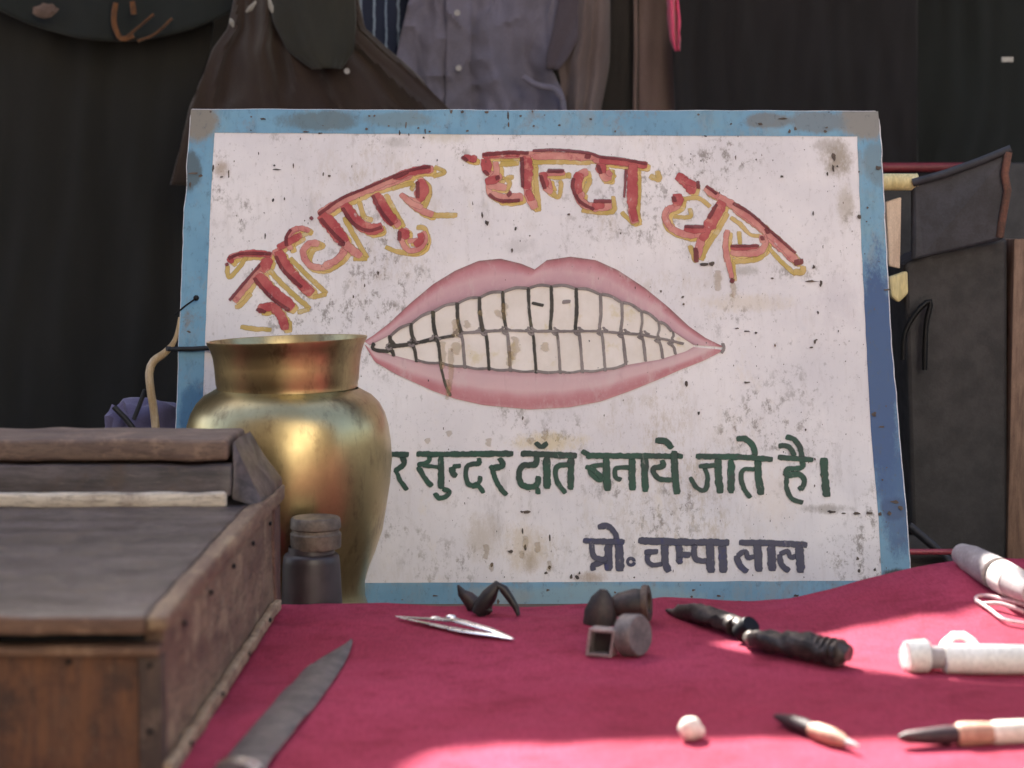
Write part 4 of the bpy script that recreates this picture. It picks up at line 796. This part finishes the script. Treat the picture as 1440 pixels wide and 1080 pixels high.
L = lambda x: on(x, 1048 - (x - 1340) * .05, .006)
obj('grip', MB().tube([L(x) for x in (1264, 1275, 1300, 1330, 1346)], [.0015, .0034, .0044, .0056, .005], 14), m_grip, o)
obj('handle', MB().tube([L(x) for x in (1344, 1350, 1380, 1395)], [.0056, .0072, .0068, .006], 14), m_tan, o)
obj('end_cap', MB().tube([L(x) for x in (1394, 1400, 1440, 1450)], [.0064, .0070, .0068, .005], 14), m_plaster, o)

# ------------------------------------------------------------------ hanging clothes behind
def drape(rows_px, Y, folds, nx=50, ny=40, jit=0.004):
    """rows_px: (py, left, right). folds(u, v) -> offset towards the camera in metres"""
    ta = [(a, b) for a, b, c in rows_px]; tb_ = [(a, c) for a, b, c in rows_px]; y0, y1 = rows_px[0][0], rows_px[-1][0]; rows = []
    for j in range(ny + 1):
        v = j / ny; py = lerp(y0, y1, v); xl, xr = interp(ta, py), interp(tb_, py)
        rows.append([at(lerp(xl, xr, i / nx), py, Y - folds(i / nx, v) - jit * fn(i * .17, j * .13, Y * 9)) for i in range(nx + 1)])
    return MB().grid(rows)
def garment(name, rows_px, Y, folds, mat, label, cat, **kw):
    return tag(obj(name, drape(rows_px, Y, folds, **kw), mat, solid=.003, recalc=False), label, cat)
TOPY = -150
RAILZ = at(700, TOPY, 2.45).z
m_bamboo = simple('pale_bamboo', (240, 230, 188), (222, 206, 150), 20, .5, bump=.3, stretch=(1, 1, .2))  # brightened colour stands in for sunlight on the short pole and offcut
rail = tag(obj('bamboo_rail', MB().tube([Vector((x, 2.45 + .004 * fn(x, 0), RAILZ + .012)) for x in [lerp(-1.3, 1.3, i / 20) for i in range(21)]], .012, 14), m_bamboo), 'long bamboo rail from which the clothes hang behind the sign', 'rail')
def rp_(x): return tag(obj('bamboo_post', MB().tube([Vector((x, 2.475, GZ)), Vector((x, 2.475, RAILZ + .05))], .018, 14), m_bamboo), 'upright bamboo post at the %s end of the clothes rail' % ('left' if x < 0 else 'right'), 'post')
rp_(-1.25); rp_(1.25)

m_blackgreen = fabric('black_green_cloth', (28, 27, 24), (22, 22, 20), 8)
garment('curtain', [(TOPY, -150, 300), (40, -150, 300), (150, -150, 285), (400, -160, 262), (760, -170, 255)], 2.42,
        lambda u, v: .010 * fn(u * 5, v * 2, 3) + .003 * math.sin(u * 33 + 4 * fn(u * 3, v * 3)), m_blackgreen, 'large near-black curtain hanging at the left of the sign', 'curtain', nx=90)
m_tealdark = fabric('dark_teal_cloth', (26, 33, 32), (20, 26, 26), 8)
em = thing('embroidered_cloth', 'dark teal sagging cloth with orange embroidered leaves at top left', 'cloth', at(170, 60, 2.38))
def bot(px): return 58 - ((px - 165) / 190) ** 2 * 58
rows = []
for j in range(25):
    r = []
    for i in range(61):
        px = lerp(-60, 372, i / 60); b_ = max(bot(px), -60); r.append(at(px, lerp(TOPY, b_, j / 24), 2.385 - .008 * math.sin(i * .3) - .01 * (j / 24) ** 2 - .003 * fn(i * .2, j * .2)))
    rows.append(r)
cl = obj('sagging_cloth', MB().grid(rows), m_tealdark, em, solid=.003, recalc=False)
m_orange = fabric('orange_embroidery', (116, 74, 40), (88, 58, 36), 160)
for P in ([(163, 4), (160, 30), (170, 54), (188, 50)], [(186, 2), (188, 20)], [(178, 52), (200, 34), (216, 20)], [(194, 58), (218, 48), (242, 26)]):
    obj('embroidered_leaf', MB().tube([at(x, y, 2.355) for x, y in catmull(P, 5)], .0036, 8, .5), m_orange, em)
obj('embroidered_leaf', MB().blob(at(64, 15, 2.36), (.016, .004, .009), .4), fabric('dusty_pink_embroidery', (112, 92, 84), (90, 74, 68), 60), em)

m_navyst = NT('navy_striped_cotton'); t = m_navyst; wv = t.n('ShaderNodeTexWave', bands_direction='X'); wv.inputs['Scale'].default_value = 19; wv.inputs['Distortion'].default_value = .9; wv.inputs['Detail Scale'].default_value = 6; t.l(t.tc.outputs['Object'], wv.inputs[0])
t.set(base=t.mix(t.ramp(wv.outputs['Fac'], .90, .97), lin((38, 44, 66)), lin((140, 156, 176))), rough=.9); m_navyst = t.m
garment('striped_shirt', [(TOPY, 480, 600), (0, 490, 590), (180, 470, 590)], 2.40, lambda u, v: .006 * math.sin(u * 12), m_navyst, 'navy shirt with pale wavy stripes between brown shawl and grey shirt', 'shirt')

# grey shirt
gs = thing('grey_shirt', 'grey button-front shirt hanging behind the top of the sign', 'shirt', at(690, 200, 2.36))
m_gshirt = fabric('grey_lilac_shirt_cotton', (116, 113, 133), (104, 100, 114), 10, sheen=.1)
m_gshirt2 = fabric('warm_grey_shirt_cotton', (114, 101, 101), (100, 86, 85), 10, sheen=.1)
def ff(u, v):
    d = .010 * math.exp(-((u - .42 - .18 * v) / .05) ** 2) + .016 * math.exp(-((u - .60 - .28 * (v - .6)) / .06) ** 2) * sstep(.4, .8, v)
    d -= .020 * math.exp(-((u - .85) / .07) ** 2) * sstep(.5, .8, v); d += .005 * math.sin(u * 17 + 5 * v) + .005 * (1 - abs(fn(u * 5 + v * 3, v * 6 - u * 3, 2))) ** 7 + .003 * (1 - abs(fn(u * 11 - v * 7, v * 12, 6))) ** 6; return d + .012 * sstep(.75, .9, v) * sstep(.6, .95, u)
obj('body', drape([(TOPY, 585, 800), (0, 575, 792), (60, 561, 778), (90, 556, 772), (118, 552, 786), (132, 552, 793), (200, 552, 794)], 2.35, ff, 80, 60), m_gshirt, gs, solid=.0025, recalc=False)
def ff2(u, v): return ff((627 + 34 * u - 565) / 225, v) + .0042
obj('placket', drape([(TOPY, 627, 664), (0, 627, 663), (200, 626, 662)], 2.35, ff2, 8, 60, 0.0015), m_gshirt, gs, solid=.0015, recalc=False)
m_button = simple('pearl_button', (150, 148, 152), (172, 168, 168), 40, .3)
for (x, y) in ((643, 18), (645, 96), (644, -62), (645, 172)):
    obj('button', MB().lathe([(.0004, .0009), (.0034, .0009), (.0040, 0), (.0034, -.001), (.0004, -.001)], at(x, y, 2.335), 20, 0, axis=(0, -1, 0)), m_button, gs)
def fs(u, v): return .018 * math.sin(u * math.pi) + .006 * math.sin(u * 15 + 3 * v)
obj('sleeve', drape([(TOPY, 790, 862), (0, 796, 857), (60, 792, 857), (90, 782, 856), (110, 788, 853), (160, 790, 843), (200, 792, 838)], 2.345, fs, 30, 40), m_gshirt2, gs, solid=.0025, recalc=False)
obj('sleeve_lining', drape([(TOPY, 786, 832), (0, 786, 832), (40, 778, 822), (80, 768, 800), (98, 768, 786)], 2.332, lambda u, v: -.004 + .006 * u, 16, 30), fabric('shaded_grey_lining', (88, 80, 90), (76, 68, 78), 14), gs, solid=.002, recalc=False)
obj('hem_fold', MB().tube([at(x, y, 2.315) for x, y in catmull([(735, 108), (755, 120), (778, 125), (790, 138), (793, 160), (794, 190)], 5)], .0042, 8), m_gshirt, gs)

# brown shawl
m_brown = fabric('dark_brown_wool', (58, 45, 36), (48, 34, 31), 9, 900, bump=.8)
bs = thing('brown_shawl', 'dark brown woollen shawl spreading behind the sign\'s top left', 'shawl', at(450, 180, 2.3))
def fb(u, v): return .03 * math.sin(u * math.pi) * (1 - v * .3) + .008 * math.sin(u * 28 + 2 * v) * v + .012 * math.exp(-((u - .22 - .12 * v) / .03) ** 2) + .008 * (1 - abs(fn(u * 7, v * 3 - u * 2, 2))) ** 7
obj('body', drape([(TOPY, 380, 480), (-80, 350, 492), (0, 330, 503), (40, 322, 512), (70, 300, 545), (100, 288, 580), (150, 268, 628), (260, 240, 720)], 2.30, fb, 90, 60), m_brown, bs, solid=.004, recalc=False)
obj('fold_flap', drape([(TOPY, 400, 470), (-60, 372, 496), (30, 385, 500), (70, 405, 498), (96, 440, 480)], 2.262, lambda u, v: .022 * math.sin(u * math.pi), 40, 40), fabric('olive_brown_wool', (48, 46, 38), (38, 38, 32), 9, 900), bs, solid=.004, recalc=False)
obj('button', MB().lathe([(.0004, .001), (.0036, .001), (.0036, -.001), (.0004, -.001)], at(488, 100, 2.262), 16, 0, axis=(0, -1, 0)), m_button, bs)
m_tassel = fabric('white_tassel', (170, 168, 160), (146, 142, 136), 60)
for P in ([(360, 2), (352, 12), (346, 17)], [(378, -4), (381, 10), (383, 18)], [(324, 26), (326, 32), (328, 38)]):
    obj('tassel', MB().tube([at(x, y, 2.235) for x, y in P], [.0014, .0034, .0012], 8), m_tassel, bs)

# things right of the shirt
m_dbrown = fabric('black_brown_cloth', (44, 38, 36), (34, 30, 28), 10)
garment('dark_trousers', [(TOPY, 852, 892), (0, 852, 892), (260, 838, 894)], 2.38, lambda u, v: .01 * math.sin(u * 3), m_dbrown, 'narrow black-brown trouser leg right of the grey shirt', 'trousers', nx=20)
m_taupe = fabric('taupe_cloth', (118, 98, 92), (104, 84, 80), 10)
tp = thing('taupe_coat', 'taupe coat with piped edge between dark trousers and black coat', 'coat', at(915, 250, 2.36))
obj('body', drape([(TOPY, 898, 950), (0, 898, 946), (260, 898, 958)], 2.36, lambda u, v: .006 * math.sin(u * 5 + v), 24, 40), m_taupe, tp, solid=.003, recalc=False)
obj('piping', MB().tube([at(893.5 + .6 * math.sin(y * .03), y, 2.352) for y in range(TOPY, 261, 20)], .0026, 8), m_taupe, tp)
m_plum = fabric('black_plum_wool', (23, 18, 22), (18, 15, 18), 7)
def fr_(u, v): return .014 * fn(u * 5, v * 2.5, 7) + .006 * fn(u * 17, v * 6, 5)
garment('black_coat', [(TOPY, 950, 1290), (0, 952, 1290), (60, 945, 1290), (160, 950, 1290), (360, 960, 1290)], 2.33, fr_, m_plum, 'large black-plum coat hanging behind the sign\'s top right', 'coat', nx=80)
m_bteal = fabric('black_teal_cloth', (13, 20, 19), (10, 15, 15), 7)
garment('dark_shawl', [(TOPY, 1255, 1620), (0, 1260, 1620), (180, 1262, 1620), (250, 1240, 1620), (800, 1230, 1620)], 2.36, lambda u, v: .014 * fn(u * 5, v * 3, 1) + .004 * fn(u * 20, v * 7, 2), m_bteal, 'black-teal shawl hanging at the top right corner', 'shawl', nx=80)
m_pinksc = fabric('bright_pink_silk', (222, 78, 116), (196, 56, 96), 40, sheen=.3)
garment('pink_scarf', [(TOPY, 940, 962), (0, 938, 953), (30, 940, 956), (55, 943, 956), (72, 950, 955)], 2.27, lambda u, v: .008 * math.sin(u * 9 + v * 6), m_pinksc, 'bright pink scarf end dangling beside the black coat', 'scarf', nx=16)
m_lab = simple('white_garment_tag', (190, 188, 184), (170, 168, 164), 40, .7)
tag(obj('garment_tag', MB().prism([at(1409, 80, 2.28), at(1425, 80, 2.28), at(1425, 87, 2.28), at(1409, 87, 2.28)], (0, .003, 0)), m_lab, smooth=False), 'tiny white tag pinned on the black-teal shawl', 'tag')

# ------------------------------------------------------------------ dark case on the right, bamboo, red bar
m_case = simple('dark_grey_leatherette', (60, 62, 74), (50, 52, 60), 40, .55, bump=.5)
m_case2 = simple('black_grey_leatherette', (52, 50, 54), (42, 41, 44), 40, .6, bump=.5)
m_redtrim = simple('worn_brown_red_trim', (120, 78, 66), (90, 66, 58), 50, .6)
CY = 1.80
cs = thing('travel_case', 'tall dark grey case with open flap and worn brown edge at right', 'case', at(1350, 800, CY))
def slab(pts, Y, th, off=None): return MB().prism([at(x, y, Y if not callable(Y) else Y(x)) for x, y in pts], (0, th, 0))
obj('body', slab([(1272, 372), (1300, 356), (1417, 334), (1417, 795), (1345, 800), (1283, 748)], CY, .09), m_case2, cs, smooth=False, bevel=.004)
obj('flap', MB().prism([at(1284, 258, CY - .006), at(1422, 210, CY - .035), at(1412, 336, CY - .02), at(1300, 362, CY - .012), at(1284, 366, CY - .01)], (0, .012, 0)), m_case, cs, smooth=False, bevel=.003)
obj('flap_edge', MB().tube([at(1284, 257, CY - .008), at(1330, 244, CY - .02), at(1380, 226, CY - .028), at(1422, 209, CY - .036)], .0042, 10), m_case, cs)
obj('edge_trim', MB().tube([at(1418, 214, CY - .036), at(1413, 245, CY - .034), at(1417, 268, CY - .03), at(1411, 300, CY - .026), at(1406, 333, CY - .02)], .0040, 10), m_redtrim, cs)
obj('edge_trim', MB().box(at(1416, 800, CY - .004), at(1426, 336, CY + .094) , bev=.002), simple('pale_brown_edge_wood', (140, 112, 96), (112, 88, 76), 30, .6, stretch=(8, 8, 1)), cs)
obj('base_rib', MB().tube([at(1279, 738, CY - .004), at(1310, 764, CY - .004), at(1346, 798, CY - .004)], .0035, 10), m_case, cs)
hd = catmull([(1270, 506), (1272, 470), (1288, 440), (1308, 424), (1302, 460), (1300, 520)], 8)
obj('handle', MB().tube([at(x, y, CY - .014) for x, y in hd], .0028, 10, 1.0), m_blackiron, cs)
m_redbar = simple('dull_red_painted_bar', (132, 44, 54), (104, 36, 46), 30, .5)
tag(obj('red_bar', MB().tube([at(1180, 236, 2.02), at(1390, 235, 2.02)], .0055, 12), m_redbar), 'thin dull red horizontal bar behind the sign\'s right edge', 'bar')
bb = MB(); P0, P1 = at(1215, 256, 1.80), at(1290, 256, 1.80)
bb.tube([lerp(P0, P1, s) for s in (0, .3, .6, .97, .98, 1.0)], [.0088, .0085, .0086, .0085, .0092, .008], 18)
tag(obj('bamboo_pole', bb, m_bamboo), 'short pale horizontal bamboo pole behind the sign\'s right edge', 'pole')
m_slat = simple('pale_sunlit_wood', (236, 214, 196), (214, 190, 172), 24, .6, stretch=(6, 6, 1))  # sunlight on the board and splinter is put into this pale colour
tag(obj('upright_board', MB().prism([at(1246, 284, 1.80), at(1268, 277, 1.80), at(1266, 378, 1.80), at(1250, 374, 1.80)], (0, .010, 0)), m_slat, smooth=False, bevel=.0015), 'pale upright wooden board under the short bamboo pole', 'board')
tag(obj('wood_splinter', MB().tube([at(1282, 262, 1.81), at(1285, 270, 1.81), at(1286, 312, 1.80)], [.003, .0024, .0012], 8), m_slat), 'thin pale splinter of wood beside the dark case flap', 'splinter')
tag(obj('bamboo_offcut', MB().prism([at(1250, 390, 1.80), at(1278, 380, 1.80), at(1279, 412, 1.80), at(1264, 426, 1.80), at(1254, 418, 1.80)], (0, .012, 0)), m_bamboo, smooth=False, bevel=.0025), 'small pale cut bamboo end below the upright board', 'offcut')
# dark crate that carries the slats and bar
dk = MB(); dk.box((at(1235, 500, 2.04).x, 2.03, GZ), (at(1560, 500, 2.04).x, 2.10, at(1300, 228, 2.03).z), bev=.004)
tag(obj('dark_crate', dk, m_case2), 'black upright crate board behind the slats and case', 'crate')
st_ = MB().tube([at(1268, 776, 1.70), at(1340, 776, 1.70)], .0030, 10)
tag(obj('red_rod', st_, simple('pinkish_red_rod', (170, 70, 86), (140, 50, 66), 40, .4)), 'short pinkish red rod beside the sign\'s lower right corner', 'rod')
# leaning support of the sign
m_sup = simple('rough_grey_wood', (110, 98, 86), (84, 72, 64), 14, .8, stretch=(6, 6, 1))
sT = at(752, 175, 1.79); sup = MB().tube([Vector((sT.x, 1.99, GZ)), Vector((sT.x, sT.y + .024, sT.z))], .012, 12)
tag(obj('wooden_prop', sup, m_sup), 'wooden prop leaning against the back of the sign', 'prop')

# ------------------------------------------------------------------ left: bundle and stem
m_lilac = fabric('slate_lilac_cloth', (104, 98, 134), (84, 80, 110), 14)
bd_ = thing('cloth_bundle', 'slate lilac cloth bundle tied with black cord behind the wooden box', 'bundle', at(200, 640, 1.75))
b = MB(); b.blob(at(212, 606, 1.76), (.040, .030, .032), .35, 1.8, 4, 2); obj('cloth', b, m_lilac, bd_)
b = MB(); b.blob(at(168, 605, 1.74), (.014, .012, .026), .4, 2, 3, 8); obj('cloth', b, m_lilac, bd_)
obj('tie', MB().tube([at(160, 572, 1.715), at(176, 588, 1.715), at(190, 606, 1.715)], .0028, 8).tube([at(204, 548, 1.715), at(196, 570, 1.715), at(188, 590, 1.715)], .0022, 8), m_cord, bd_)
st = catmull([(252, 446), (246, 478), (232, 496), (216, 508), (210, 524), (212, 550), (216, 575), (219, 604), (221, 640)], 6)
rr = [lerp(.0010, .0040, sstep(0, .35, i / (len(st) - 1))) for i in range(len(st))]
rr = [r * (1 if i < len(st) * .8 else .8) for i, r in enumerate(rr)]
m_stem = simple('pale_straw_stem', (206, 186, 156), (160, 134, 96), 24, .45, stretch=(4, 4, 1))
tag(obj('curved_stem', MB().tube([at(x, y, 1.70) for x, y in st], rr, 10), m_stem), 'curved pale straw stem rising beside the sign\'s left border', 'stem')

# ------------------------------------------------------------------ unseen sheet added to throw the shade, edge and hole cut to shape it
HA = 1.22
def cast(px, py): P = on(px, py) if py < 1300 else onz(px, py); return P + SUN * ((HA - P.z) / SUN.z)
near = [(-1200, 1290), (200, 1290), (470, 1290), (530, 1120), (570, 1076), (620, 1053), (700, 1045), (850, 1041), (1000, 1039), (1200, 1039), (1440, 1037), (1500, 1052), (1540, 1160), (1560, 1290), (2400, 1290)]
hole = [(1000, 905), (1100, 926), (1200, 942), (1270, 950), (1420, 960), (1470, 960), (1480, 822), (1422, 836), (1345, 848), (1290, 861), (1200, 881), (1050, 896)]
outer = [cast(*p) for p in near]; outer = [Vector((-2.6, outer[0].y, HA))] + outer + [Vector((2.9, outer[-1].y, HA)), Vector((2.9, 3.3, HA)), Vector((-2.6, 3.3, HA))]
hp = [cast(*p) for p in hole]
bm = bmesh.new()
for loop in (outer, hp):
    vs = [bm.verts.new(p) for p in loop]
    for i in range(len(vs)): bm.edges.new((vs[i], vs[(i + 1) % len(vs)]))
bmesh.ops.triangle_fill(bm, use_beauty=True, edges=bm.edges[:]); bm.verts.index_update()
aw = MB().add([v.co.copy() for v in bm.verts], [tuple(v.index for v in f.verts) for f in bm.faces]); bm.free()
m_awn = fabric('brown_sackcloth', (120, 96, 70), (96, 76, 56), 6, 500)
an = thing('shade_caster', 'unseen brown sackcloth sheet added above the clothes rail to shape shade and sun patches', 'shade_caster', (0, 2.4, HA))
obj('sheet', aw, m_awn, an, smooth=False, solid=.004)
for x in (-2.4, 2.7): obj('pole', MB().tube([Vector((x, 3.0, GZ)), Vector((x, 3.0, HA + .02))], .025, 12), m_bamboo, an)
